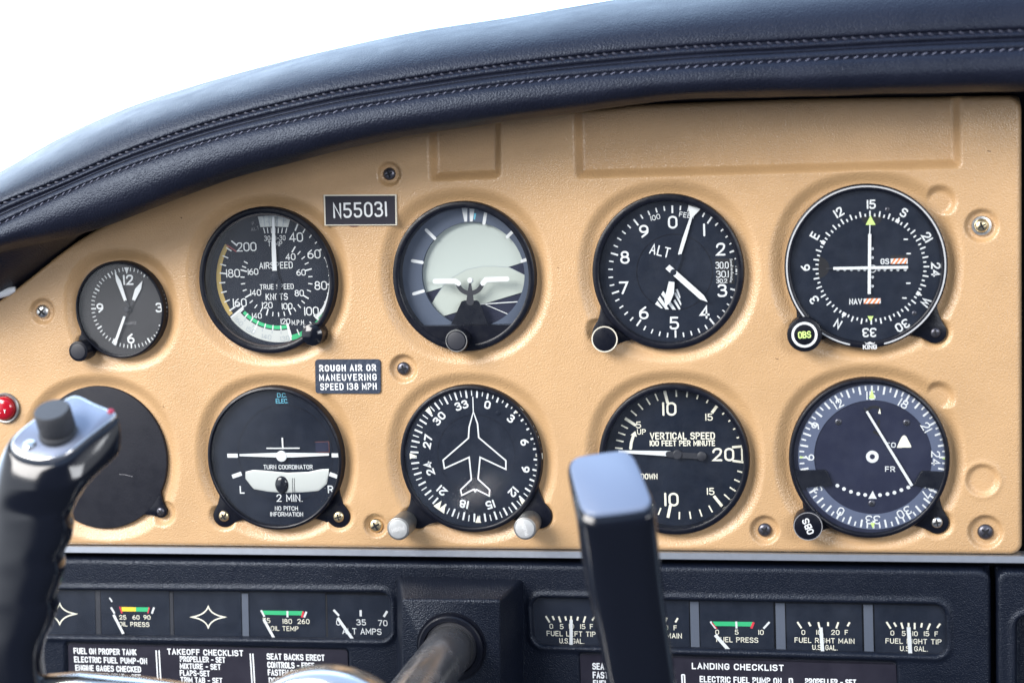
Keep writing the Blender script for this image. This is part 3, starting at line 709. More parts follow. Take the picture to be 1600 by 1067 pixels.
for s_, x, y in (('0', 556, 248), ('1', 737, 292), ('2', 832, 403), ('3', 842, 640), ('4', 740, 765), ('5', 565, 827), ('6', 390, 768), ('7', 274, 625), ('8', 281, 450), ('9', 390, 300)): D.tx(mb, s_, x, y, 74, sw=.15)
mb.build('numerals', WHITE, D.d)
mb = MB(); D.tx(mb, 'ALT', 483, 412, 60, fit=118, rot=-15, sw=.13); D.tx(mb, '100', 456, 220, 30, rot=12, sw=.13); D.tx(mb, 'FEET', 640, 208, 30, rot=-10, sw=.14); mb.build('lettering', WHITE, D.d)
mb = MB(); mb.poly(D.qs([(800, 458), (908, 455), (912, 602), (812, 602)]), D.dd+.06); mb.build('pressure_window', DARK, D.d)
mb = MB(); D.tx(mb, '30.0', 840, 495, 40, sw=.12, gap=.2, fit=76); D.tx(mb, '30.1', 842, 546, 40, sw=.12, gap=.2, fit=72)
D.tx(mb, '30.2', 838, 585, 24, sw=.16, gap=.2, fit=64); mb.build('pressure_numerals', WHITE, D.d)
u, v = D.q(566, 535); mb = MB(); mb.ring(u, v, R*.565, R*.58, 0, 360, D.dd+.05, 72); mb.build('inner_disc_edge', BEZEL, D.d)
mb = MB()
for k in range(5):
    o = k*34; a0 = D.q(452+o, 712+k*8-(6*k if k > 2 else 0)); 
for pts in ([(455, 718), (468, 700), (500, 742), (490, 742)], [(470, 690), (482, 672), (535, 748), (515, 748)], [(490, 662), (502, 642), (575, 750), (555, 750)], [(560, 700), (570, 690), (602, 745), (592, 750)], [(565, 660), (574, 648), (606, 715), (603, 728)], [(572, 634), (585, 632), (600, 675), (598, 690)]):
    mb.poly(D.qs(pts), D.dd+.1)
mb.build('striped_sector', WHITE, D.d)
blade(D, [(586, 432), (604, 438), (632, 350), (668, 222), (716, 172), (645, 150), (655, 218), (610, 346)], 1.4, 'ten_thousand_pointer')
blade(D, [(514, 515), (537, 492), (735, 668), (757, 707), (712, 690)], 3.0, 'hundred_pointer')
blade(D, [(534, 588), (566, 592), (563, 655), (545, 700), (514, 738), (508, 690)], 2.2, 'thousand_pointer')
mb = MB(); u, v = D.q(563, 533, 3); mb.lathe([(2.0, 3.2), (2.0, 6.0), (1.4, 6.3)], u, v, n=32); mb.strip(D.qs([(600, 440), (560, 560)], 4.8), 1.7, 4.8); mb.strip(D.qs([(563, 533), (548, 592)], 5), 2.6, 5.0); mb.build('pointer_hub', DIAL, D.t, smooth=True)
boss(D, 948, 522, 6, 7.6, r0=.7)
knob(D.t, 944.5, 530, 13, 6.8, d0=4, m=BEZEL, flutes=0, ring=(.90, .985, TANLINE), org=(D.u, D.v), name='pressure_knob')

# ================================================================ upper course deviation indicator
def vor_flag(D, zx, zy, zw, zh, name):
    u0, v1 = D.q(zx-zw/2, zy-zh/2); u1, v0 = D.q(zx+zw/2, zy+zh/2); d = D.dd+.4
    mb = MB(); mb.prism([(u0, v0), (u1, v0), (u1, v1), (u0, v1)], d-.2, d); o = mb.build(name, WHITE, D.t)
    mb = MB(); W = u1-u0; H = v1-v0
    for k in range(4):
        a = u0+W*(k*.27-.04); P = [(a, v0), (a+W*.13, v0), (a+W*.13+H*.75, v1), (a+H*.75, v1)]
        P = [(min(max(x, u0), u1), y) for x, y in P]
        if abs(P[1][0]-P[0][0])+abs(P[2][0]-P[3][0]) > .05: mb.poly(P, d+.03)
    mb.build('flag_stripes', ORANGE, o)
D = Dial('cdi', 'course_indicator', 'navigation dial with crossed white needles, white outer ring and green OBS knob, upper right', 'course indicator', (1210, 270), .27179, depth=7.2)
D.bezel(rim=3.1, lip=.8, gl=.8)
mb = MB(); mb.ring(0, 0, D.r-1.6, D.r-.85, 192, 527, D.F+.03, 120); mb.v = [(a*D.ku, b*D.kv, d) for a, b, d in mb.v]; mb.build('white_ring', mat('aged_white_paint', (.44, .45, .46), .5), D.b)
c = D.q(553, 547); R = (abs(D.q(897, 547)[0]-D.q(207, 547)[0])/2+abs(D.q(553, 207)[1]-D.q(553, 888)[1])/2)/2
mb = D.ticks(c, [10*i for i in range(36)], R*.87, R*.965, .7); D.ticks(c, [10*i+5 for i in range(36)], R*.87, R*.92, .7, mb=mb)
D.ticks(c, [30, 120, 210, 300], R*.87, R*.93, 1.9, d=.12, mb=mb)
for p in ((755, 383), (772, 465), (770, 635), (748, 720)): mb.strip(D.qs([(p[0]-9, p[1]), (p[0]+9, p[1])]), .7, D.dd+.1)
mb.build('compass_marks', WHITE, D.d)
mb = MB()
for s_, x, y, r_ in (('15', 557, 182, 0), ('S', 745, 230, -30), ('21', 878, 370, -60), ('24', 928, 557, -90), ('W', 870, 745, -120), ('30', 735, 878, -150), ('33', 545, 918, 180), ('N', 365, 868, 150), ('3', 228, 730, 120), ('6', 178, 545, 90), ('E', 232, 362, 60), ('12', 370, 228, 30)):
    D.tx(mb, s_, x, y, 53, rot=r_, sw=.17, wx=.9)
D.tx(mb, 'GS', 635, 510, 33, sw=.17, fit=50); D.tx(mb, 'NAV', 467, 740, 34, sw=.17, fit=74); mb.build('lettering', WHITE, D.d)
mb = MB()
for y in (437, 488, 600, 652): u, v = D.q(563, y); mb.disc(u, v, .75, D.dd+.1, 16)
for x in (365, 405, 443, 485, 520, 600, 635, 672, 710, 752): u, v = D.q(x, 557); mb.disc(u, v, .75, D.dd+.1, 16)
u, v = D.q(563, 552); mb.ring(u, v, 1.5, 2.0, 0, 360, D.dd+.1, 32); mb.build('deviation_dots', WHITE, D.d)
mb = MB(); mb.poly(D.qs([(553, 246), (524, 300), (581, 300)]), D.dd+.14); mb.build('course_arrow', LIME, D.d); mb = MB(); mb.poly(D.qs([(535, 824), (570, 824), (553, 854)]), D.dd+.14); mb.build('course_arrow', LIME, D.d)
mb = MB(); u, v = D.q(560, 250); mb.ring(u, v, 0.01, abs(D.h(58)), 92, 268, D.dd+.05, 24); u, v = D.q(252, 545); mb.ring(u, v, .01, abs(D.h(62)), 0, 180, D.dd+.05, 24)
mb.poly(D.qs([(668, 474), (768, 474), (768, 524), (668, 524)]), D.dd+.05); mb.poly(D.qs([(510, 735), (560, 703), (610, 735), (610, 748), (562, 778), (512, 750)]), D.dd+.05); mb.build('needle_slots', DARK, D.d)
vor_flag(D, 717, 508, 98, 28, 'glideslope_flag'); vor_flag(D, 562, 737, 98, 27, 'navigation_flag')
mb = MB(); mb.strip(D.qs([(548, 352), (545, 697)], D.dd+1.2), 1.5, D.dd+1.2, cap=False); mb.strip(D.qs([(549, 300), (548, 352)], D.dd+1.2), .5, D.dd+1.15, cap=False); mb.build('course_needle', WHITE, D.t)
mb = MB(); mb.strip(D.qs([(338, 550), (768, 543)], D.dd+1.5), 1.4, D.dd+1.5, cap=False); mb.build('glideslope_needle', WHITE, D.t)
mb = MB(); mb.strip(D.qs([(296, 551), (338, 550)], D.dd+1.5), .6, D.dd+1.45, cap=False); mb.build('needle_arm', MIDGREY, D.t)
for x, y in ((650, 212), (805, 808)): u, v = D.q(x, y); screw(D.t, u, v, D.dd-.1, 1.35, BLACKSCREW, name='dial_screw')
mb = MB(); D.dd = D.F; D.tx(mb, 'KING', 549, 1001, 27, fit=80, sw=.2, d=.06)
mb.poly(D.qs([(518, 972), (530, 980), (549, 971), (568, 980), (580, 972), (572, 984), (527, 984)]), D.F+.06); mb.build('maker_lettering', WHITE, D.b); D.dd = 7.2
boss(D, 1265, 513, 6, 8, r0=.7)
k, u, v = knob(D.t, 1257, 523, 15, 8.6, d0=4, m=BEZEL, flutes=18, depth=.09, ring=(.60, .74), org=(D.u, D.v), name='course_knob')
mb = MB(); text(mb, 'OBS', u, v, 3.5, 15.2, sw=.17, rot=3, fit=6.4); mb.build('knob_lettering', LIME, k)
e = D.ear((1461, 519), re=5.6, d1=5.2); screw(D.t, e[0]+.2, e[1]-.2, e[2], 2.5, BLACKSCREW, 10, name='mounting_screw')

# ================================================================ blank cover plate
u, v, r, rh, rv, F = POS['blank']
D = Dial('blank', 'blank_cover_plate', 'plain round black plate closing an empty dial hole, behind the left grip', 'cover plate', (0, 580), .2437, depth=5.0)
mb = MB(); mb.lathe([(r, -5), (r, 4.4), (r-.3, 4.85), (r-.8, 5.0), (.01, 5.0)], n=96, ku=rh/r, kv=rv/r); mb.build('plate', mat('blank_plate_black', (.012, .013, .019), .55, spec=.25, bump=('noise', 1400, .00008), var=.1, varscale=90, rvar=.12), D.t, smooth=True)
e = D.ear((251, 799), re=3.6, d1=4.8, r0=.75); screw(D.t, e[0], e[1], e[2], 2.4, BLACKSCREW, 30, name='mounting_screw')
mb = MB(); mb.strip(D.qs([(765, 660), (800, 662), (850, 674)]), .22, 5.03); mb.build('scratch', FAINT, D.t)

# ================================================================ turn coordinator
D = Dial('turn', 'turn_coordinator', 'turn coordinator dial with white aircraft silhouette above a curved inclinometer tube', 'turn coordinator', (300, 580), .25305, depth=6.0)
D.bezel(rim=2.2, lip=1.6)
u, v = D.q(577, 510); rr = abs(D.wd(290)); mb = MB(); mb.ring(u, v, rr-.25, rr+.25, 0, 360, D.dd+.05, 72); mb.build('inner_disc_edge', BEZEL, D.d)
mb = MB(); D.tx(mb, 'TURN COORDINATOR', 593, 590, 28, fit=304, sw=.14, gap=.26); D.tx(mb, 'L', 310, 730, 48, sw=.16); D.tx(mb, 'R', 856, 728, 48, sw=.16)
D.tx(mb, '2 MIN.', 603, 781, 46, fit=160, sw=.13); D.tx(mb, 'NO PITCH', 583, 845, 27, fit=142, sw=.14, gap=.25); D.tx(mb, 'INFORMATION', 585, 881, 27, fit=202, sw=.14, gap=.25); mb.build('lettering', WHITE, D.d)
mb = MB(); D.tx(mb, 'D.C.', 555, 147, 28, fit=58, sw=.13, gap=.2); D.tx(mb, 'ELEC.', 556, 183, 28, fit=76, sw=.13, gap=.22); mb.build('small_lettering', CYAN, D.d)
for pts in ([(218, 520), (283, 520)], [(862, 518), (926, 518)], [(249, 650), (306, 630)], [(849, 632), (907, 654)]):
    mb = MB(); mb.strip(D.qs(pts), 2.2, D.dd+.1, cap=False); mb.build('turn_mark', WHITE, D.d)
mb = MB(); mb.prism(D.qs([(803-40, 433), (845, 432), (846, 497), (763, 498)]), D.dd, D.dd+.1); o = mb.build('power_flag', DIALNAVY, D.d)
mb = MB(); mb.strip(D.qs([(760, 436), (845, 433), (848, 498), (768, 500)]), .16, D.dd+.14); mb.build('flag_edge', mat('dull_orange_print', (.22, .06, .03), .6), o)
blade(D, [(293, 511), (520, 503), (616, 503), (845, 506), (845, 520), (616, 531), (520, 531), (293, 523)], 1.2, 'aircraft_wings')
mb = MB(); u, v = D.q(568, 515, 3); mb.lathe([(2.95, 6.5), (2.95, 7.4), (2.6, 7.55)], u, v, n=40); mb.build('aircraft_body', WHITE, D.t, smooth=True)
mb = MB(); mb.strip(D.qs([(557, 410), (561, 480)], 7.1), .85, 7.1, cap=False); mb.strip(D.qs([(462, 475), (662, 474)], 7.1), .65, 7.12); mb.build('aircraft_tail', WHITE, D.t)
top_ = [(335, 618), (380, 607), (450, 612), (590, 625), (720, 620), (800, 603), (842, 602)]; bot_ = [(848, 615), (838, 690), (785, 737), (700, 745), (570, 750), (470, 742), (380, 726), (330, 662)]
def tube_rows(x):
    T_ = sorted(top_); B_ = sorted(bot_); return np.interp(x, [p[0] for p in T_], [p[1] for p in T_]), np.interp(x, [p[0] for p in B_], [p[1] for p in B_])
rings = []
for i in range(41):
    x = 332+i*(846-332)/40; y0, y1 = tube_rows(x); ring = []
    for j in range(13):
        a = PI*j/12; u, v = D.q(x, (y0+y1)/2-(y1-y0)/2*math.cos(a)); ring.append((u, v, D.dd+.05+.5*math.sin(a)))
    rings.append(ring)
mb = MB(); mb.loft(rings, cap=False, closed=False); tb = mb.build('inclinometer_tube', TUBE, D.t, smooth=True)
mb = MB(); u, v = D.q(570, 690, 2.4); mb.lathe([(4.2*math.cos(a), 6.3+1.75*math.sin(a)) for a in (0, .3, .6, .9, 1.2, 1.45)], u, v, n=32, ku=.92, kv=1.15); mb.build('inclinometer_ball', BALL, D.t, smooth=True)
for x in (622, 634):
    mb = MB(); P = []
    for j in range(3, 13):
        y = 627+j*10; a, b = D.q(x+3-3*math.sin(PI*j/12), y); P.append((a, b))
    mb.strip(P, .3, D.dd+.62, cap=False); mb.build('tube_line', MIDGREY, tb)
for e_, a in (((350, 806), 35), ((529, 807), 15)):
    e = D.ear(e_, re=6.2, d1=4.6, r0=.7); screw(D.t, e[0], e[1], e[2], 3.1, BRASS, a, name='mounting_screw')

# ================================================================ heading indicator
D = Dial('heading', 'heading_indicator', 'compass rose dial with white outline of a jet and two silver PUSH knobs', 'heading indicator', (590, 580), .27179, depth=6.4)
D.bezel(rim=2.6, gl=.7)
c = D.q(564, 486); R = (abs(D.q(943, 486)[0]-D.q(183, 486)[0])/2+abs(D.q(563, 95)[1]-D.q(563, 875)[1])/2)/2
mb = D.ticks(c, [13.5+10*i for i in range(36)], R*.862, R*.985, .95); D.ticks(c, [18.5+10*i for i in range(36)], R*.89, R*.985, .55, mb=mb); mb.build('compass_marks', WHITE, D.d)
for a in (45, 90, 135, 180, 270, 315):
    mb = MB()
    sa, ca = math.sin(math.radians(a)), math.cos(math.radians(a)); P = lambda r_, o: (c[0]+r_*sa+o*ca, c[1]+r_*ca-o*sa)
    mb.poly([P(R*.995, -1.6), P(R*.995, 1.6), P(R*.885, 0)], D.dd+.16); mb.build('index_mark', CREAM, D.d)
for a in (214, 219):
    mb = MB()
    sa, ca = math.sin(math.radians(a)), math.cos(math.radians(a)); P = lambda r_, o: (c[0]+r_*sa+o*ca, c[1]+r_*ca-o*sa)
    mb.poly([P(R*1.0, -2.1), P(R*1.0, 1.8), P(R*.86, 0)], D.dd+.16); mb.build('heading_bug', CREAM, D.d)
mb = MB()
for s_, x, y, a in (('0', 632, 192, 13), ('3', 768, 272, 43), ('6', 845, 407, 73), ('9', 850, 562, 103), ('12', 780, 693, 133), ('15', 648, 765, 163), ('18', 497, 762, 193), ('21', 370, 685, 223), ('24', 297, 557, 253), ('27', 288, 403, 283), ('30', 355, 270, 313), ('33', 483, 195, 343)):
    D.tx(mb, s_, x, y, 48, rot=-a, sw=.2, wx=.95, gap=.34)
mb.build('numerals', WHITE, D.d)
u, v = D.q(567, 475); rr = abs(D.wd(221)); mb = MB(); mb.ring(u, v, rr-.15, rr+.15, 0, 360, D.dd+.05, 72); mb.build('inner_disc_edge', BEZEL, D.d)
PL = [(551, 232), (575, 300), (582, 380), (738, 512), (738, 562), (590, 493), (578, 618), (645, 680), (643, 715), (568, 678), (562, 692), (556, 676), (485, 711), (478, 680), (540, 620), (527, 493), (385, 557), (377, 510), (523, 383), (527, 320), (551, 232)]
mb = MB(); mb.strip(D.qs(PL), .78, D.dd+.3, closed=True); mb.strip(D.qs([(548, 148), (551, 234)]), .55, D.dd+.33); mb.build('aircraft_outline', WHITE, D.t)
for x, y in ((692, 240), (437, 715)): u, v = D.q(x, y); mb = MB(); mb.lathe([(1.3, D.dd), (1.3, D.dd+.2), (1.0, D.dd+.4)], u, v, n=20); mb.build('dial_rivet', DIAL, D.t, smooth=True)
for bx, by, ex, ey, rr, ro in ((653, 806, 622, 826, 6.1, 195), (842, 806, 820, 825.5, 6.0, 110)):
    boss(D, bx, by, 5.6, 6.8, r0=.7)
    k, u, v = knob(D.t, ex, ey, 22, rr, d0=4, m=KNURL, flutes=40, depth=.05, capm=SILVERCAP, capr=.82, org=(D.u, D.v), name='push_knob')
    mb = MB(); text(mb, 'PUSH', u, v, 2.0, 22.42, sw=.14, rot=ro, fit=7.0); mb.build('knob_lettering', EMBOSS, k)

# ================================================================ vertical speed indicator
D = Dial('vsi', 'vertical_speed_indicator', 'vertical speed dial reading near zero, partly hidden by the right grip', 'vertical speed indicator', (870, 580), .25307, depth=1.5)
D.bezel(rim=3.2)
c = D.q(764, 513); R = (abs(D.q(1168, 513)[0]-c[0])+abs(D.q(764, 105)[1]-D.q(764, 922)[1])/2)/2
U_ = [(-91, 0), (-56, 5), (-12.5, 10), (37.5, 15), (82.5, 20)]
def va(x):
    for (a0, v0), (a1, v1) in zip(U_, U_[1:]):
        if v0 <= x <= v1: return a0+(a1-a0)*(x-v0)/(v1-v0)
mb = D.ticks(c, [va(x) for x in (5, 10, 15)]+[180-va(x) for x in (5, 10, 15)], R*.80, R, 1.5)
D.ticks(c, [va(x) for x in range(1, 20) if x % 5]+[180-va(x) for x in range(1, 20) if x % 5], R*.885, R, .75, mb=mb)
D.ticks(c, [-90], R*.8, R, 1.5, mb=mb)
for pts in ([(1082, 468), (1168, 461)], [(1085, 551), (1170, 563)], [(1142, 468), (1144, 555)]): mb.strip(D.qs(pts), 1.2 if pts[0][0] < 1100 else .8, D.dd+.13, cap=False)
mb.build('tick_marks', CREAM, D.d)
mb = MB()
for s_, x, y, h in (('10', 695, 232, 84), ('15', 940, 282, 44), ('20', 1028, 513, 82), ('5', 505, 330, 42), ('10', 708, 790, 84), ('15', 950, 740, 44), ('5', 515, 690, 42)): D.tx(mb, s_, x, y, h, sw=.15)
mb.build('numerals', CREAM, D.d)
mb = MB(); D.tx(mb, 'VERTICAL SPEED', 775, 398, 44, fit=402, sw=.17, gap=.32); D.tx(mb, '100 FEET PER MINUTE', 775, 443, 36, fit=404, sw=.18, gap=.28); D.tx(mb, 'UP', 523, 373, 34, sw=.16); D.tx(mb, 'DOWN', 570, 648, 36, fit=104, sw=.17, gap=.28); mb.build('lettering', CREAM, D.d)
mb = MB(); mb.strip(D.qs([(456, 475), (460, 440), (472, 400)]), 1.5, D.dd+.1); mb.poly(D.qs([(485, 368), (455, 392), (495, 404)]), D.dd+.12); mb.build('climb_arrow', CREAM, D.d)
blade(D, [(380, 488), (700, 492), (700, 524), (380, 503)], 1.8, 'pointer')
mb = MB(); u, v = D.q(745, 514, 3); mb.lathe([(2.5, 1.5), (2.5, 3.6), (2, 4.0)], u, v, n=32); u, v = D.q(895, 524, 3); mb.lathe([(2.4, 2.4), (2.4, 3.4), (1.9, 3.7)], u, v, n=32); mb.strip(D.qs([(690, 510), (745, 515), (895, 524)], 3), 3.0, 3.35); mb.build('pointer_tail', MIDGREY, D.t, smooth=True)

# ================================================================ lower navigation indicator
D = Dial('nav', 'omni_indicator', 'navigation dial with blue-grey compass ring and one slanted white needle, lower right', 'course indicator', (1210, 570), .27179, depth=7.2)
D.bezel(rim=2.4, dial=DIALNAVY, gl=.6)
c = D.q(565, 530); R = (abs(D.q(998, 530)[0]-D.q(135, 530)[0])/2+abs(D.q(565, 115)[1]-D.q(565, 948)[1])/2)/2; R = min(R, D.r-2.4)
mb = MB(); mb.ring(c[0], c[1], R*.785, R*1.0, 0, 360, D.dd+.4, 96); rg = mb.build('compass_ring', DIALBLUE, D.t)
mb = D.ticks(c, [10*i for i in range(36)], R*.875, R*.985, .95, d=.5); D.ticks(c, [10*i+5 for i in range(36)], R*.92, R*.985, .75, d=.5, mb=mb); mb.build('compass_marks', WHITE, rg)
mb = MB()
for s_, x, y, r_ in (('15', 555, 175, 0), ('18', 742, 222, -30), ('21', 873, 357, -60), ('24', 927, 535, -90), ('27', 882, 722, -120), ('30', 745, 845, -150), ('33', 565, 888, 180), ('0', 380, 840, 150), ('3', 248, 712, 120), ('6', 203, 530, 90), ('9', 238, 350, 60), ('12', 368, 222, 30)):
    D.tx(mb, s_, x, y, 50, rot=r_, sw=.14, d=.55)
mb.build('numerals', WHITE, rg)
mb = MB(); mb.poly(D.qs([(560, 138), (543, 192), (577, 192)]), D.dd+.6); mb.poly(D.qs([(552, 905), (578, 905), (566, 938)]), D.dd+.6); mb.poly(D.qs([(146, 522), (172, 528), (150, 536)]), D.dd+.6); mb.poly(D.qs([(986, 530), (960, 536), (984, 543)]), D.dd+.6); mb.build('index_marks', LIME, rg)
mb = MB(); D.tx(mb, 'TO', 668, 460, 30, sw=.17, fit=60); D.tx(mb, 'FR', 665, 598, 32, sw=.16, fit=58); mb.build('lettering', WHITE, D.d)
mb = MB(); u, v = D.q(563, 527); mb.ring(u, v, 1.3, 3.1, 0, 360, D.dd+.1, 40)
for x, y in ((362, 693), (400, 712), (440, 728), (482, 740), (522, 746), (607, 747), (650, 741), (690, 733), (730, 718), (770, 703)): u, v = D.q(x, y); mb.disc(u, v, .95, D.dd+.1, 20)
mb.poly(D.qs([(540, 768), (588, 768), (565, 722)]), D.dd+.1); mb.build('deviation_dots', WHITE, D.d)
mb = MB(); mb.prism([tuple(p) for p in catmull_closed(D.qs([(706, 470), (712, 476), (745, 474), (780, 474), (786, 466), (768, 430), (754, 407), (738, 407), (722, 432)]), 36)], D.dd, D.dd+.15); mb.poly(D.qs([(596, 278), (612, 282), (606, 248)]), D.dd+.1); mb.build('to_arrow', CREAM, D.d)
blade(D, [(525, 270), (537, 264), (798, 690), (784, 698)], 1.1, 'course_needle')
mb = MB(); mb.strip(D.qs([(518, 248), (532, 270)], D.dd+1.0), .8, D.dd+1.0); mb.build('needle_arm', MIDGREY, D.t)
mb = MB(); u, v = D.q(575, 285); mb.ring(u, v, 3.2, 4.6, -60, 60, D.dd+.06, 24); u, v = D.q(598, 340); mb.strip(D.qs([(600, 320), (598, 360)]), 1.2, D.dd+.06); mb.strip(D.qs([(575, 385), (600, 400)]), 1.4, D.dd+.06); mb.build('needle_slots', DARK, D.d)
for x, y in ((368, 328), (760, 332), (560, 795)): u, v = D.q(x, y); screw(D.t, u, v, D.dd-.2, 1.9, BLACKSCREW, 45, name='dial_screw')
for pts in ([(108, 607), (288, 604), (302, 612), (329, 684), (322, 692), (190, 703), (168, 720), (150, 700)], [(1002, 615), (850, 610), (840, 618), (803, 688), (812, 694), (870, 702), (948, 716), (975, 700)]):
    mb = MB(); mb.prism(D.qs(pts, 9), D.dd+.2, 9.3, .3); mb.build('bracket_tab', BEZEL, D.t)
boss(D, 1272, 812, 6, 7, r0=.7)
k, u, v = knob(D.t, 1262.5, 822, 16, 7.3, d0=4, m=BEZEL, flutes=0, ring=(.93, .985, FAINT), org=(D.u, D.v), name='course_knob')
mb = MB(); text(mb, 'OBS', u, v, 3.6, 16.1, sw=.18, rot=112, fit=8.2); mb.build('knob_lettering', WHITE, k)
e = D.ear((1464, 816), re=5.8, d1=5.2); screw(D.t, e[0], e[1], e[2], 2.9, STEEL, 10, name='mounting_screw')

# ================================================================ panel screws, placards, red light
LBL = {66: 'bright zinc screw in a dimple left of the clock', 608: 'black cross-head screw above the registration plate', 630: 'dark screw in a dimple right of the speed placard',
       1534: 'large gold screw with washer in the upper right corner of the panel', 587: 'small gold screw beside the left PUSH knob', 1195: 'black screw in a dimple between the two bottom right dials', 1540: 'black screw in the bottom right corner of the tan panel'}
for x, y, r, m in SCREWS:
    u, v = mm(x, y, 4.5); t = thing('panel_screw', LBL[x], 'screw', (u*.001, -.0034, v*.001), 'screws fixing the tan panel')
    M_ = {'zinc': STEEL, 'black': BLACKSCREW, 'gold': BRASS}[m]
    if x == 1534:
        mb = MB(); mb.lathe([(4.9, -1), (4.9, .9), (4.6, 1.3), (3.6, 1.4), (3.2, 1.0)], n=40); mb.build('washer', STEEL, t, smooth=True)
        screw(t, 0, 0, 1.2, 3.3, M_, 25, name='screw_head')
    else: screw(t, 0, 0, .7, {66: 4.0, 608: 3.3, 630: 3.5, 587: 3.9, 1195: 3.5, 1540: 3.9}[x], M_, random.uniform(5, 60), name='screw_head')
def rrect(pts, r, n=6):
    """rounded quadrilateral"""
    out = []; m = len(pts)
    for i in range(m):
        p, a, b = pts[i], pts[i-1], pts[(i+1) % m]
        la, lb = math.hypot(a[0]-p[0], a[1]-p[1]), math.hypot(b[0]-p[0], b[1]-p[1])
        q0 = (p[0]+(a[0]-p[0])*r/la, p[1]+(a[1]-p[1])*r/la); q1 = (p[0]+(b[0]-p[0])*r/lb, p[1]+(b[1]-p[1])*r/lb)
        for k in range(n+1):
            t = k/n; out.append(tuple((1-t)**2*q0[j]+2*t*(1-t)*p[j]+t*t*q1[j] for j in (0, 1)))
    return out
class Flat(Dial):
    def __init__(s, name, label, cat, org, crop, sc, depth):
        s.u, s.v = mm(org[0], org[1], depth); s.crop, s.sc, s.dd = crop, sc, depth; s.t = thing(name, label, cat, (s.u*.001, 0, s.v*.001))
D = Flat('registration_placard', 'black engraved registration plate reading N55031 with cream edge', 'placard', (563, 328), (480, 180), .2125, 7.4)
mb = MB(); mb.prism(D.qs([(119, 586), (655, 583), (659, 811), (126, 813)]), 5.4, 7.3, .15); bo = mb.build('plate_edge', TANLINE, D.t)
mb = MB(); mb.prism(D.qs([(131, 596), (645, 593), (648, 803), (137, 805)]), 7.0, 7.42); pl = mb.build('plate_face', PLACARD, D.t)
mb = MB(); D.tx(mb, 'N55031', 388, 697, 112, fit=396, sw=.13, gap=.34); mb.build('lettering', WHITE, pl)
mb = MB(); mb.prism(D.qs([(300, 812), (380, 812), (360, 822), (318, 822)]), 5.6, 6.4); mb.build('adhesive', mat('dark_red_adhesive', (.12, .02, .02), .6), D.t)
D = Flat('speed_placard', 'small blue-black stick-on placard about rough air and maneuvering speed', 'placard', (543, 588), (480, 540), .125, 6.6)
mb = MB(); mb.prism(rrect(D.qs([(97, 172), (915, 170), (920, 600), (103, 598)]), 2.0), 5.2, 6.6, .15); pl = mb.build('plate_face', FOIL, D.t)
mb = MB(); D.tx(mb, 'ROUGH AIR OR', 506, 278, 86, fit=712, sw=.2, gap=.5); D.tx(mb, 'MANEUVERING', 508, 395, 86, fit=720, sw=.18, gap=.5); D.tx(mb, 'SPEED 138 MPH', 515, 510, 86, fit=706, sw=.17, gap=.45); mb.build('lettering', WHITE, pl)
u, v = mm(9, 637, 6); t = thing('warning_light', 'round red warning lamp at the left edge of the panel', 'warning light', (u*.001, -.006, v*.001))
mb = MB(); mb.lathe([(8.6, -3), (8.6, 1.2), (8.0, 1.8), (7.0, 1.6), (6.6, .2)], n=48, cap=False); mb.build('lamp_bezel', KNURL, t, smooth=True)
mb = MB(); mb.lathe([(6.6, -2), (6.6, 3.0), (5.8, 4.2), (4, 5.0), (2, 5.4), (.1, 5.5)], n=48); le = mb.build('lamp_lens', REDLENS, t, smooth=True)
mb = MB(); text(mb, 'T', 2.2, -1.2, 2.0, 5.6, sw=.2); text(mb, 'L', -1.0, -1.2, 2.0, 5.6, sw=.2); mb.build('lens_lettering', EMBOSS, le)

# ================================================================ aluminium strip
def pline(pts, d): return [mm(x, y, d) for x, y in pts]
t = thing('trim_strip', 'thin brushed aluminium strip along the bottom edge of the tan panel', 'trim strip', (0, 0, 0))
mb = MB(); zt_, zb_ = mm(800, 860, 5.8)[1], mm(800, 871.5, 5.8)[1]; ul, ur = mm(-120, 860, 2)[0], mm(1720, 875, 2)[0]
prof = [(zt_+.1, -4), (zt_+.1, 5.0), (zt_-.3, 5.8), (zb_+.4, 5.8), (zb_, 5.2), (zb_, -4)]
mb.loft([[(ul, z, d) for z, d in prof], [(ur, z, d) for z, d in prof]], cap=True, cap0=True); mb.build('strip', ALU, t)

# ================================================================ lower black panel
LPD = 5.0
def wpoly(U, V, pts, d, r):
    P = pline(pts, d); n = len(P); A = sum(P[i][0]*P[(i+1) % n][1]-P[(i+1) % n][0]*P[i][1] for i in range(n))
    if A < 0: P = P[::-1]
    D_ = np.stack([((P[(i+1) % n][0]-P[i][0])*(V-P[i][1])-(P[(i+1) % n][1]-P[i][1])*(U-P[i][0]))/math.hypot(P[(i+1) % n][0]-P[i][0], P[(i+1) % n][1]-P[i][1]) for i in range(n)])
    return np.where((D_ < r).sum(0) > 1, r-np.sqrt(np.sum(np.maximum(r-D_, 0)**2, axis=0)), D_.min(0))
WIN_L = [(-60, 921), (609, 926), (611, 999), (-60, 990)]
WIN_R = [(831, 934), (1476, 945), (1479, 1023), (835, 1007)]
PLC_L = [(100, 1001), (546, 1012), (552, 1150), (100, 1140)]
PLC_R = [(902, 1017), (1404, 1031), (1410, 1160), (906, 1150)]
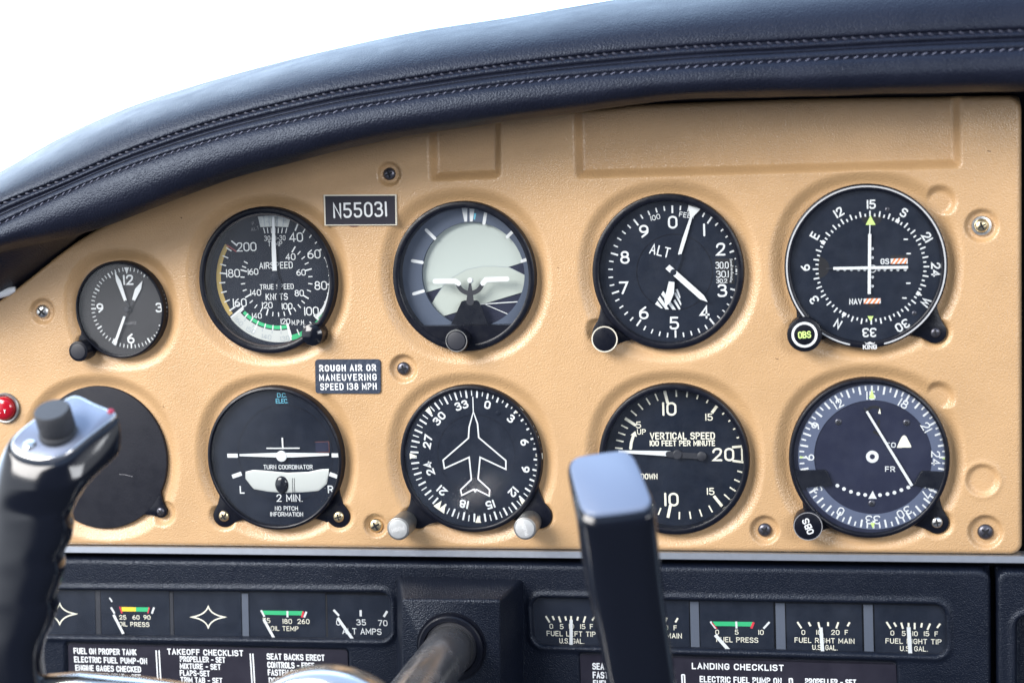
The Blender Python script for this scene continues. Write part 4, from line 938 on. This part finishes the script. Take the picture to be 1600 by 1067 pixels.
def height_panel(name, label, cat, u0, u1, v0, v1, step, wins, plcs, material, edge=3.0, rad=6):
    nu, nv = int((u1-u0)/step), int((v1-v0)/step)
    U, V = np.meshgrid(np.linspace(u0, u1, nu), np.linspace(v0, v1, nv))
    H = np.full_like(U, LPD)
    for pts in plcs: H = np.minimum(H, LPD-2.2*smooth01(wpoly(U, V, pts, LPD, 3)/1.6))
    for pts in wins:
        q = wpoly(U, V, pts, LPD, 5.5); H = H+1.0*np.exp(-((q+1.8)/1.5)**2); H = np.minimum(H, LPD+1.0-10*smooth01((q+.6)/1.8))
    a, b = np.minimum(u1-U, U-u0), v1-V
    E = np.where((a < rad) & (b < rad), rad-np.hypot(rad-a, rad-b), np.minimum(a, b)); q = np.clip(E/edge, 0, 1)
    H += -edge*(1-np.sqrt(np.clip(1-(1-q)**2, 0, 1))); H = np.where(E < 0, -2+E, H)
    vs = np.stack([U, -H, V], -1).reshape(-1, 3)*.001
    rim = np.concatenate([np.arange(nu), (np.arange(1, nv)*nu+nu-1), ((nv-1)*nu+np.arange(nu-2, -1, -1)), (np.arange(nv-2, -1, -1)*nu)])
    sk = vs[rim].copy(); sk[:, 1] = .006
    idx = np.arange(nu*nv).reshape(nv, nu); fs = np.stack([idx[:-1, :-1], idx[:-1, 1:], idx[1:, 1:], idx[1:, :-1]], -1).reshape(-1, 4)
    k = nu*nv; m = len(rim); si = np.arange(m); sf = np.stack([rim[:-1], k+si[:-1], k+si[1:], rim[1:]], -1)
    o = thing(name, label, cat, (0, 0, 0)); make_grid('panel_face', np.concatenate([vs, sk]), np.concatenate([fs, sf]), material, o); return o
vt = mm(800, 879, LPD-2)[1]; vb = mm(800, 1210, LPD)[1]
lp = height_panel('lower_panel', 'grained black lower panel with two long gauge windows and a boss for the control shaft', 'lower panel', mm(-150, 900)[0], mm(1549, 960, LPD)[0], vb, vt, .75, [WIN_L, WIN_R], [PLC_L, PLC_R], BLACKTEX)
# boss for the control shaft
B0 = [mm(618, 899, LPD), mm(818, 905, LPD), mm(818, 1160, LPD), mm(618, 1160, LPD)]; B1 = [mm(628, 935, 40), mm(782, 936, 40), mm(782, 1250, 40), mm(628, 1250, 40)]
rA, rB = rrect(B0, 3), rrect(B1, 2); mid = [tuple(a[j]*.04+b[j]*.96 for j in (0, 1)) for a, b in zip(rA, rB)]
cxb = sum(p[0] for p in rB)/len(rB); cyb = sum(p[1] for p in rB)/len(rB)
ins = [(p[0]+(cxb-p[0])*.03, p[1]+(cyb-p[1])*.02) for p in rB]
mb = MB(); mb.loft([[p+(2.5,) for p in rA], [p+(38.5,) for p in mid], [tuple(.5*(a[j]+b[j]) for j in (0, 1))+(39.8,) for a, b in zip(mid, ins)], [p+(40.2,) for p in ins]][::1], cap=True); 
mb.v = [(a, b, c_) for a, b, c_ in mb.v]
mb.f = [f[::-1] for f in mb.f] if sum(a[0]*b[1]-b[0]*a[1] for a, b in zip(rA, rA[1:]+rA[:1])) < 0 else mb.f
mb.build('shaft_boss', BLACKTEX, lp, smooth=True)
# neighbouring panel on the right and the dark gap above it
v1 = mm(1600, 888, LPD)[1]
rp = height_panel('radio_panel', 'grained black panel with raised edge, right of the fuel gauges at the picture edge', 'radio panel', mm(1557.5, 960, LPD)[0], mm(1760, 960, LPD)[0], vb, vt-.4, .75, [[(1588, 962), (1800, 970), (1800, 1200), (1588, 1200)]], [], BLACKTEX, edge=2.6)
mb = MB(); a, b = mm(1606, 500, -6)[0], mm(1900, 500, -6)[0]; z0, z1 = mm(1600, 862, -6)[1], mm(1600, 120, -6)[1]
mb.prism([(a, z0), (b, z0), (b, z1), (a, z1)], -30, -4, 1.5); o = mb.build('centre_panel', BLACKTEX, None); o['label'] = 'black panel edge right of the tan panel at the picture border'; o['category'] = 'centre panel'
# added black sheet: blocks the sky and stands in for shade in the panel gaps
mb = MB(); a0, b0 = mm(-130, 900, -16)[0], mm(1900, 900, -16)[0]; k0 = mm(1480, 500, -16)[0]; mb.prism([(a0, vb), (b0, vb), (b0, z1-4), (k0, z1-4), (k0, z0+8), (a0, z0+8)], -20, -16)
o = mb.build('gap_shade_sheet', DARK, None); o['label'] = 'added dark sheet standing in for shade in the gaps behind the lower black panels'; o['category'] = 'backing sheet'

# ================================================================ gauge clusters
def cluster(name, label, cat, win, crop, sc):
    D = Flat(name, label, cat, (sum(p[0] for p in win)/4, sum(p[1] for p in win)/4), crop, sc, 2.2); return D
def px_(D, x, y): D.crop, D.sc = (0, 0), 1.0; return D.q(x, y)
def gauge(D, name, x0, x1, y0, y1, label=None, m=None):
    """x, y in photo pixels"""
    crop, sc = D.crop, D.sc; D.crop, D.sc = (0, 0), 1.0
    mb = MB(); mb.prism(D.qs([(x0, y0), (x1, y0+(x1-x0)*.018), (x1+2, y1+(x1-x0)*.018), (x0+2, y1)]), D.dd-1, D.dd); o = mb.build(name, m or DIAL, D.t); D.crop, D.sc = crop, sc
    if label: o['label'] = label
    return o
def star(D, zx, zy, a, b):
    pts = []
    for k in range(4):
        p, q_ = ((0, -b), (a, 0), (0, b), (-a, 0))[k], ((a, 0), (0, b), (-a, 0), (0, -b))[k]
        for i in range(10):
            t = i/10; pts.append((zx+(1-t)**2*p[0]+2*t*(1-t)*(p[0]+q_[0])*.16+t*t*q_[0], zy+(1-t)**2*p[1]+2*t*(1-t)*(p[1]+q_[1])*.16+t*t*q_[1]))
    mb = MB(); mb.strip(D.qs(pts), .75, D.dd+.1, closed=True); return mb
def pointer(D, a, b, w_, parent):
    mb = MB(); mb.strip(D.qs([a, b], D.dd+1), w_, D.dd+1.0, cap=False); mb.build('pointer', WHITE, parent)
Z3, Z4, Z6, Z7, Z8 = ((60, 860), .19404), ((340, 860), .19405), ((810, 850), .2034), ((1060, 850), .20334), ((1320, 850), .20334)
D = cluster('engine_gauge_cluster', 'row of small engine gauges in the left window: oil pressure, oil temperature and amps', 'gauge cluster', WIN_L, *Z3)
g = gauge(D, 'gauge_face', 20, 148, 918, 1008, 'blank black face with a cream four-pointed star, half behind the left grip'); star(D, 172, 508, 138, 85).build('star_emblem', CREAM, g)
g = gauge(D, 'gauge_face', 157, 264, 920, 1010, 'oil pressure gauge face with yellow and green bar')
mb = MB(); mb.poly(D.qs([(668, 452), (785, 454), (785, 488), (674, 487)]), D.dd+.05); mb.build('yellow_band', BRYELLOW, g)
mb = MB(); mb.poly(D.qs([(785, 454), (888, 455), (882, 490), (785, 488)]), D.dd+.05); mb.build('green_band', GREEN, g)
mb = MB(); mb.strip(D.qs([(655, 450), (674, 503)]), .75, D.dd+.1, cap=False); mb.strip(D.qs([(893, 455), (882, 503)]), .75, D.dd+.1, cap=False); mb.build('red_line', RED, g)
mb = MB(); mb.strip(D.qs([(932, 455), (914, 505)]), 1.1, D.dd+.1, cap=False); mb.strip(D.qs([(585, 455), (614, 505)]), 1.1, D.dd+.1, cap=False); mb.strip(D.qs([(573, 378), (594, 410)]), .9, D.dd+.1, cap=False); mb.build('tick_marks', WHITE, g)
mb = MB(); D.tx(mb, '25', 680, 535, 36, sw=.15); D.tx(mb, '60', 787, 535, 36, sw=.15); D.tx(mb, '90', 875, 535, 36, sw=.15); D.tx(mb, 'OIL PRESS', 772, 591, 37, fit=244, sw=.15, gap=.3); mb.build('lettering', CREAM, g)
pointer(D, (605, 515), (684, 668), 1.6, g)
g = gauge(D, 'gauge_face', 271, 376, 922, 1012, 'blank black face with a whole cream four-pointed star'); star(D, 1368, 533, 140, 86).build('star_emblem', CREAM, g)
D.crop, D.sc = Z4
g = gauge(D, 'gauge_face', 389, 508, 924, 1014, 'oil temperature gauge face with long green bar')
mb = MB(); mb.poly(D.qs([(358, 481), (690, 485), (682, 520), (378, 514)]), D.dd+.05); mb.build('green_band', GREEN, g)
mb = MB(); mb.strip(D.qs([(692, 488), (678, 536)]), 1.1, D.dd+.1, cap=False); mb.build('red_line', RED, g)
mb = MB()
for p in ([(350, 478), (378, 530)], [(563, 484), (563, 535)], [(716, 490), (697, 536)]): mb.strip(D.qs(p), 1.1, D.dd+.1, cap=False)
mb.build('tick_marks', WHITE, g)
mb = MB(); D.tx(mb, '75', 393, 560, 40, sw=.13); D.tx(mb, '180', 562, 567, 40, sw=.13); D.tx(mb, '260', 692, 568, 40, sw=.13); D.tx(mb, 'OIL TEMP', 540, 625, 38, fit=222, sw=.13); mb.build('lettering', CREAM, g)
pointer(D, (370, 550), (455, 705), 1.6, g)
g = gauge(D, 'gauge_face', 511, 630, 928, 1015, 'alternator ammeter face with three white ticks')
mb = MB()
for p in ([(934, 475), (978, 522)], [(1152, 477), (1153, 527)], [(1366, 485), (1338, 531)]): mb.strip(D.qs(p), 1.25, D.dd+.1, cap=False)
mb.build('tick_marks', WHITE, g)
mb = MB(); D.tx(mb, '0', 972, 577, 46, sw=.14); D.tx(mb, '35', 1157, 575, 48, sw=.14); D.tx(mb, '70', 1330, 581, 48, sw=.14); D.tx(mb, 'ALT AMPS', 1162, 648, 50, fit=316, sw=.14, gap=.26); mb.build('lettering', WHITE, g)
pointer(D, (966, 540), (1090, 716), 1.7, g)
for x0, x1, m in ((149, 156, MIDGREY), (265, 270, MIDGREY), (377.5, 387.5, DIVIDER), (508.7, 510.6, DARK)): gauge(D, 'divider', x0, x1, 920+x0*.018, 1010+x0*.01, m=m)
D.crop, D.sc = (0, 0), 1
mb = MB(); mb.prism(D.qs([(-40, 915), (625, 922), (625, 1016), (-40, 1005)], 3.8), 3.7, 3.8); mb.build('window_pane', GLASS, D.t)

D = cluster('fuel_gauge_cluster', 'row of small fuel gauges in the right window, pointers standing upright', 'gauge cluster', WIN_R, *Z6)
def fuel(D, tks, labs, words, ptr, face):
    mb = MB()
    for p, w_ in tks: mb.strip(D.qs(p), w_, D.dd+.1, cap=False)
    mb.build('tick_marks', CREAM, face); mb = MB()
    for s_, x, y in labs: D.tx(mb, s_, x, y, 38, sw=.14)
    for s_, x, y, f in words: D.tx(mb, s_, x, y, 40, fit=f, sw=.14)
    mb.build('lettering', CREAM, face)
    pointer(D, ptr[0], ptr[1], ptr[2], face)
S_ = lambda a, b, w_=.95: ([a, b], w_)
g = gauge(D, 'gauge_face', 826, 940, 933, 1022, 'left tip tank fuel gauge face')
fuel(D, [S_((210, 550), (240, 598)), S_((262, 550), (275, 581)), S_((310, 552), (325, 598)), S_((360, 552), (367, 584)), S_((405, 550), (405, 596)), S_((458, 555), (452, 584)), S_((515, 552), (500, 600)), S_((587, 555), (567, 584))],
     [('0', 253, 628), ('5', 333, 630), ('10', 408, 628), ('15', 495, 630), ('F', 562, 630)], [('FUEL LEFT TIP', 405, 686, 376), ('U.S. GAL.', 410, 741, 190)], ((405, 578), (405, 790), 1.75), g)
g = gauge(D, 'gauge_face', 953, 1076, 936, 1024, 'left main tank fuel gauge face, mostly behind the right grip')
fuel(D, [S_((830, 553), (860, 600)), S_((915, 556), (930, 586)), S_((990, 558), (1000, 602)), S_((1065, 560), (1065, 590)), S_((1140, 562), (1126, 606)), S_((1225, 565), (1206, 598))],
     [('0', 878, 634), ('10', 995, 636), ('20', 1120, 638), ('F', 1205, 640)], [('FUEL LEFT MAIN', 1045, 698, 420), ('U.S. GAL.', 1045, 752, 190)], ((1020, 590), (1030, 800), 1.75), g)
D.crop, D.sc = Z7
g = gauge(D, 'gauge_face', 1093, 1208, 938, 1028, 'fuel pressure gauge face with green bar')
mb = MB(); mb.poly(D.qs([(262, 592), (578, 595), (572, 630), (284, 626)]), D.dd+.05); mb.build('green_band', GREEN, g)
mb = MB(); mb.strip(D.qs([(579, 597), (560, 645)]), 1.2, D.dd+.1, cap=False); mb.strip(D.qs([(258, 600), (296, 646)]), .5, D.dd+.11, cap=False); mb.build('red_line', RED, g)
mb = MB()
for p in ([(246, 592), (288, 645)], [(444, 592), (447, 645)], [(700, 596), (654, 646)]): mb.strip(D.qs(p), 1.05, D.dd+.1, cap=False)
mb.build('tick_marks', WHITE, g)
mb = MB(); D.tx(mb, '0', 298, 673, 38, sw=.14); D.tx(mb, '5', 448, 673, 38, sw=.14); D.tx(mb, '10', 635, 675, 38, sw=.14); D.tx(mb, 'FUEL PRESS', 452, 732, 40, fit=322, sw=.14); mb.build('lettering', CREAM, g)
pointer(D, (283, 695), (396, 822), 1.8, g)
g = gauge(D, 'gauge_face', 1228, 1346, 942, 1032, 'right main tank fuel gauge face')
fuel(D, [S_((914, 595), (946, 643)), S_((1000, 597), (1016, 627)), S_((1075, 597), (1085, 641)), S_((1150, 597), (1150, 627)), S_((1229, 597), (1213, 645)), S_((1316, 598), (1299, 628))],
     [('0', 960, 675), ('10', 1080, 675), ('20', 1206, 675), ('F', 1291, 675)], [('FUEL RIGHT MAIN', 1122, 738, 460), ('U.S. GAL.', 1126, 791, 194)], ((1094, 638), (1110, 850), 1.8), g)
D.crop, D.sc = Z8
g = gauge(D, 'gauge_face', 1366, 1490, 944, 1036, 'right tip tank fuel gauge face')
fuel(D, [S_((320, 595), (353, 646)), S_((377, 600), (396, 631)), S_((433, 600), (447, 648)), S_((490, 602), (490, 632)), S_((537, 602), (537, 651)), S_((593, 603), (587, 638)), S_((656, 607), (635, 656)), S_((733, 608), (709, 641))],
     [('0', 365, 680), ('5', 453, 683), ('10', 540, 685), ('15', 628, 685), ('F', 703, 687)], [('FUEL RIGHT TIP', 527, 744, 430), ('U.S. GAL.', 530, 800, 212)], ((490, 635), (505, 870), 1.95), g)
for x0, x1, m in ((941, 951.5, DIVIDER), (1078, 1091.5, DIVIDER), (1211.5, 1226, DIVIDER), (1349, 1363.5, DIVIDER)): gauge(D, 'divider', x0, x1, 935+(x0-830)*.018, 1022+(x0-830)*.018, m=m)
D.crop, D.sc = (0, 0), 1
mb = MB(); mb.prism(D.qs([(820, 928), (1490, 940), (1492, 1040), (822, 1024)], 3.8), 3.7, 3.8); mb.build('window_pane', GLASS, D.t)

# ================================================================ checklist placards
def lines(D, mb, z, rows, sw=.19):
    D.crop, D.sc = z
    for s_, x0, x1, y, h in rows: D.tx(mb, s_, (x0+x1)/2, y, h, fit=x1-x0, sw=sw, gap=.36)
D = Flat('takeoff_placard', 'black takeoff checklist placard below the engine gauges', 'placard', (325, 1060), (0, 0), 1.0, LPD-1.2)
mb = MB(); mb.prism(rrect(D.qs([(106, 1005), (543, 1015), (549, 1150), (110, 1140)]), 2.0), LPD-3.5, LPD-1.2, .2); pl = mb.build('plate_face', PLACARD, D.t)
mb = MB()
lines(D, mb, Z3, [('FUEL ON PROPER TANK', 283, 790, 810, 50), ('ELECTRIC FUEL PUMP-ON', 287, 875, 880, 50), ('ENGINE GAGES CHECKED', 297, 826, 947, 50), ('CARBURETOR HEAT - OFF', 300, 825, 1012, 50)])
D.crop, D.sc = (0, 0), 1.0
lines(D, mb, ((0, 0), 1.0), [('TAKEOFF CHECKLIST', 261, 380, 1018.5, 9.6), ('PROPELLER - SET', 281, 352, 1029.5, 9.2), ('MIXTURE - SET', 281, 345, 1040.5, 9.2), ('FLAPS-SET', 281, 328, 1051, 9.2), ('TRIM TAB - SET', 282, 347.5, 1062, 9.2)])
lines(D, mb, Z4, [('SEAT BACKS ERECT', 395, 862, 855, 52), ('CONTROLS - FREE', 400, 780, 921, 52), ('FASTEN BELTS - HARNESS', 403, 985, 985, 52), ('DOOR - LATCHED', 412, 800, 1048, 52)])
mb.build('lettering', WHITE, pl)
mb = MB(); D.crop, D.sc = Z3
for x in (948, 972): mb.strip(D.qs([(x, 800), (x+20, 1160)]), .8, D.dd+.1, cap=False)
D.crop, D.sc = Z4
for x in (263, 284): mb.strip(D.qs([(x, 826), (x+22, 1180)]), .8, D.dd+.1, cap=False)
mb.build('divider_lines', WHITE, pl)
D = Flat('landing_placard', 'black landing checklist placard below the fuel gauges', 'placard', (1155, 1070), (0, 0), 1.0, LPD-1.2)
mb = MB(); mb.prism(rrect(D.qs([(906, 1021), (1400, 1035), (1406, 1160), (910, 1150)]), 2.0), LPD-3.5, LPD-1.2, .2); pl = mb.build('plate_face', PLACARD, D.t)
mb = MB()
lines(D, mb, Z6, [('SEAT BACKS ERECT', 567, 1040, 940, 52), ('FASTEN BELTS', 570, 920, 1006, 52), ('FUEL ON PROPER TANK', 573, 1110, 1072, 52)])
lines(D, mb, Z7, [('LANDING CHECKLIST', 101, 808, 940, 50), ('ELECTRIC FUEL PUMP ON', 162, 792, 1041, 50), ('PROPELLER - SET', 973, 1366, 1056, 50)])
mb.build('lettering', WHITE, pl)
mb = MB()
for x in (26, 46): mb.strip(D.qs([(x, 1000), (x+16, 1300)]), .8, D.dd+.1, cap=False)
for x in (852, 874): mb.strip(D.qs([(x, 1030), (x+16, 1320)]), .8, D.dd+.1, cap=False)
mb.strip(D.qs([(24, 1000), (48, 1000)]), .7, D.dd+.12, cap=False); mb.strip(D.qs([(850, 1030), (876, 1030)]), .7, D.dd+.12, cap=False); mb.build('divider_lines', WHITE, pl)

# ================================================================ shaft collar
u, v = mm(705, 1011, 41); t = thing('shaft_collar', 'black ring bushing around the control shaft where it enters the panel', 'bushing', (u*.001, -.0402, v*.001))
mb = MB(); mb.lathe([(18.3, -.5), (18.3, .5), (17.2, .5), (17.0, 2.8), (16.3, 3.4), (14.2, 3.4), (13.8, 2.6), (13.6, .2)], n=72, cap=False); mb.build('outer_ring', BEZEL, t, smooth=True)
mb = MB(); mb.lathe([(13.8, -.5), (13.8, 2.0), (13.2, 2.3), (11.8, 2.1)], n=72, cap=False); mb.build('inner_ring', MIDGREY, t, smooth=True)

# ================================================================ control yoke
YK = thing('control_yoke', 'gloss black two-handed control yoke on a steel shaft, in front of the panel', 'control yoke', at(559, 1202, 200))
def W(p): q_ = Vector(p)-YK.location; return (q_.x*1000, q_.z*1000, -q_.y*1000)
mb = MB(); u0, v0 = mm(705, 1011, 41); rs = 12.6
rings = [[(u0+rs*math.cos(2*PI*i/64)-YK.location.x*1000, v0+rs*math.sin(2*PI*i/64)-YK.location.z*1000, d-200) for i in range(64)] for d in (30, 60, 100, 200)]
mb.loft(rings); mb.build('shaft', SHAFT, YK, smooth=True)
def gridloft(loops, name, m, cap=True, n=64, split=45):
    """loops: closed lists of (px,py,d); smoothed around and along"""
    L = []
    for lp_ in loops: L.append(np.array([W(at(*p)) for p in catmull_closed(lp_, n)]))
    out = []; k_ = len(L)
    for k in range(k_-1):
        p0, p1, p2, p3 = L[max(k-1, 0)], L[k], L[k+1], L[min(k+2, k_-1)]
        for j in range(5):
            t = j/5; out.append(.5*((2*p1)+(-p0+p2)*t+(2*p0-5*p1+4*p2-p3)*t*t+(-p0+3*p1-3*p2+p3)*t**3))
    out.append(L[-1])
    mb = MB(); mb.loft([[tuple(p) for p in r] for r in out], cap=True, cap0=cap); mb.f = [f[::-1] for f in mb.f]
    return mb.build(name, m, YK, smooth=True, split=split)
# right grip: sections given by four corners (back-left, back-right, front-right, front-left)
def quadloop(c4, e=4.0, k=1.0, n=24):
    out = []
    for i in range(n):
        a = 2*PI*i/n; ca, sa = math.cos(a), math.sin(a)
        x = math.copysign(abs(ca)**(2/e), ca)*k; y = math.copysign(abs(sa)**(2/e), sa)*k
        s_, t_ = (x+1)/2, (y+1)/2       # t 0 = back, 1 = front
        bl, br, fr, fl = c4
        out.append(tuple(bl[j]*(1-s_)*(1-t_)+br[j]*s_*(1-t_)+fr[j]*s_*t_+fl[j]*(1-s_)*t_ for j in range(3)))
    return out
CAPQ = [(883, 714, 192), (987, 699, 190), (1027, 796, 217), (910, 811, 219)]
RG = [quadloop([(x, y+2, d) for x, y, d in CAPQ], 5, .97), quadloop([(x, y+5, d) for x, y, d in CAPQ], 5, 1.015), quadloop([(883, 727, 190), (992, 716, 188), (1033, 813, 218), (905, 826, 220)], 4.4, 1.0),
      quadloop([(897, 770, 186), (1004, 765, 185), (1036, 841, 217), (904, 850, 219)], 3.4), quadloop([(911, 870, 184), (1016, 868, 184), (1044, 915, 214), (914, 918, 215)], 3),
      quadloop([(935, 960, 183), (1032, 958, 183), (1053, 1000, 211), (930, 1002, 212)], 3), quadloop([(958, 1040, 182), (1046, 1038, 182), (1062, 1076, 209), (943, 1078, 210)], 3),
      quadloop([(985, 1140, 181), (1062, 1138, 181), (1066, 1180, 207), (966, 1182, 208)], 3), quadloop([(995, 1230, 181), (1072, 1230, 181), (1074, 1270, 207), (974, 1270, 208)], 3)]
gr = gridloft(RG, 'hand_grip', GLOSS, n=72)
capl = [quadloop([(x, y, d) for x, y, d in CAPQ], 5, k) for k in (.965, .95, .90)]
L3 = [[W(at(p[0], p[1]+o, p[2]+dz)) for p in catmull_closed(l, 72)] for l, o, dz in zip(capl, (3, -.5, -1.5), (0, .6, 1.0))]
mb = MB(); mb.loft(L3, cap=True); mb.f = [f[::-1] for f in mb.f]; cp = mb.build('grip_cap', CAPSKY, YK, smooth=True, split=50); cp.parent = gr
# left grip with slanted switch head
def P12(cx, cy, hw, hd, dc=204, ys=17, e=2.6):
    out = []
    for i in range(12):
        a = 2*PI*i/12; ca, sa = math.cos(a), math.sin(a)
        x = math.copysign(abs(ca)**(2/e), ca); y = math.copysign(abs(sa)**(2/e), sa)
        out.append((cx+hw*x-6*y, cy+ys*y, dc+hd*y))
    return out
HEAD0 = [(178,655,197),(140,685,206),(98,716,214),(61,721,216),(32,713,214),(20,699,211),(27,682,207),(58,656,199),(90,636,194),(117,623,190),(145,634,192),(170,645,195)]
HEAD1 = [(184,662,198),(143,693,207),(99,726,216),(58,732,218),(25,722,216),(11,704,212),(19,683,207),(54,656,198),(88,637,193),(117,626,189),(147,637,191),(176,650,195)]
HEAD2 = [(188,690,198),(150,722,208),(112,752,216),(58,758,220),(14,750,218),(-1,732,212),(5,712,206),(40,690,197),(80,680,192),(115,672,188),(150,675,189),(178,680,193)]
HEAD3 = [(182,712,198),(148,738,208),(110,766,216),(56,774,220),(9,768,218),(-7,752,212),(-4,735,205),(30,715,197),(72,705,192),(112,698,189),(148,698,189),(174,702,193)]
NECK = [(142,748,199),(128,768,208),(104,792,215),(54,800,219),(4,794,217),(-12,778,211),(-10,762,205),(22,745,198),(60,738,193),(95,734,191),(120,734,192),(138,738,195)]
LG = [HEAD0, HEAD1, HEAD2, HEAD3, NECK]
for y, r, l in ((796, 114, -14), (816, 116, -16), (840, 112, -19), (862, 101, -22), (886, 103, -25), (906, 97, -27), (926, 90, -29), (946, 92, -31), (968, 86, -33), (992, 74, -36), (1018, 68, -38), (1050, 70, -40), (1110, 80, -42), (1180, 90, -44)):
    LG.append(P12((r+l)/2, y, (r-l)/2, 15))
gl = gridloft(LG, 'hand_grip', GLOSS, n=72)
pin = lambda k, o, dz: [W(at(p[0], p[1]+o, p[2]+dz)) for p in catmull_closed([(95+(x-95)*k, 672+(y-672)*k, 203+(d-203)*k) for x, y, d in HEAD0], 72)]
mb = MB(); mb.loft([pin(1.03, 4, 0), pin(1.03, -2.5, .6), pin(1.005, -4.2, 1.0), pin(.95, -4.6, 1.1)], cap=False); mb.f = [f[::-1] for f in mb.f]; pr = mb.build('plate_rim', CHROME, YK, smooth=True, split=60); pr.parent = gl
mb = MB(); mb.loft([pin(.965, 0, 0), pin(.965, -4.7, 1.1), pin(.95, -5, 1.2)], cap=True); mb.f = [f[::-1] for f in mb.f]; pl = mb.build('switch_plate', PLATE, YK, smooth=True, split=40); pl.parent = gl
# knob, button and screw on the switch plate: axes along the plate's normal
A_, B_, C_ = (Vector(W(at(*p))) for p in ((178, 650, 197), (20, 694, 211), (117, 618, 190)))
nrm = (B_-A_).cross(C_-A_).normalized()
if nrm.z < 0: nrm = -nrm
def axis_lathe(name, m, base, ax, prof, parent, n=48, fl=0):
    z = ax.normalized(); x = z.orthogonal().normalized(); y = z.cross(x); rings = []
    for r, h in prof:
        rings.append([tuple(base+z*h+(x*math.cos(2*PI*i/n)+y*math.sin(2*PI*i/n))*r*(1-.04*fl*(i % 2))) for i in range(n)])
    mb = MB(); mb.loft(rings, cap=True); o = mb.build(name, m, YK, smooth=True); o.parent = parent; return o
kb = Vector(W(at(92, 676, 206))); ktop = Vector(W(at(84, 634, 209))); kax = (ktop-kb); H_ = kax.length
kax = (kax.normalized()*.62+nrm*.62).normalized()
o = axis_lathe('trim_knob', GREYRUB, kb, kax, [(8.4, -1), (8.4, 1.2), (7.4, 1.4), (7.4, 2.2), (7.6, 2.6), (7.6, H_-.7), (7.1, H_), (.2, H_+.1)], gl, 56, 1)
axis_lathe('plate_screw', CHROME, Vector(W(at(46, 696, 212))), nrm, [(2.8, -.5), (2.8, .6), (2.2, 1.1), (.3, 1.4)], gl)
axis_lathe('push_button', mat('dull_red_button', (.30, .02, .05), .4), Vector(W(at(173, 645, 196))), (nrm+Vector((.5, .3, 0))).normalized(), [(1.5, -1), (1.5, 1.1), (1.1, 1.6), (.2, 1.8)], gl)
# polished crossbar and hub, mostly below the picture
path = [(20, 1120, 204), (70, 1092, 205), (130, 1088, 206), (220, 1096, 206), (330, 1112, 206), (430, 1140, 206), (540, 1160, 205), (660, 1160, 205), (800, 1190, 205), (930, 1240, 204), (1020, 1290, 204)]
mb = MB(); rings = []
P = [Vector(W(at(*p))) for p in path]
for i, p in enumerate(P):
    ax = (P[min(i+1, len(P)-1)]-P[max(i-1, 0)]).normalized(); s1 = ax.cross(Vector((0, 0, 1))).normalized(); s2 = s1.cross(ax)
    rings.append([tuple(p+s1*11*math.cos(2*PI*j/32)+s2*9*math.sin(2*PI*j/32)) for j in range(32)])
mb.loft(rings, cap=True, cap0=True); mb.f = [f[::-1] for f in mb.f]; mb.build('crossbar', CHROME, YK, smooth=True)
hu = Vector(W(at(515, 1196, 205)))
mb = MB(); mb.lathe([(38, -12), (42, -6), (43, 2), (42, 6), (39.5, 9), (37, 10), (36, 8.5), (33, 8.5), (31, 12), (.2, 13)], hu.x, hu.y, n=96); mb.v = [(a, b, c_+5) for a, b, c_ in mb.v]; mb.build('hub', CHROME, YK, smooth=True)

# ================================================================ pale window trim at the far left, under the glareshield
t = thing('window_trim', 'white edge of the side window trim below the left end of the glareshield', 'window trim', (0, 0, 0))
mb = MB(); rings = []
for px, py in ((-90, 505), (-50, 482), (-20, 466), (0, 459), (14, 455), (24, 452)):
    u, v = mm(px, py, 6); r_ = 2.6 if px < 20 else 1.4
    rings.append([(u+r_*.3*math.cos(a), v+r_*math.sin(a), 6+r_*math.cos(a)) for a in [2*PI*j/20 for j in range(20)]])
mb.loft(rings, cap=True, cap0=True); mb.build('trim_edge', WHITEPL, t, smooth=True)
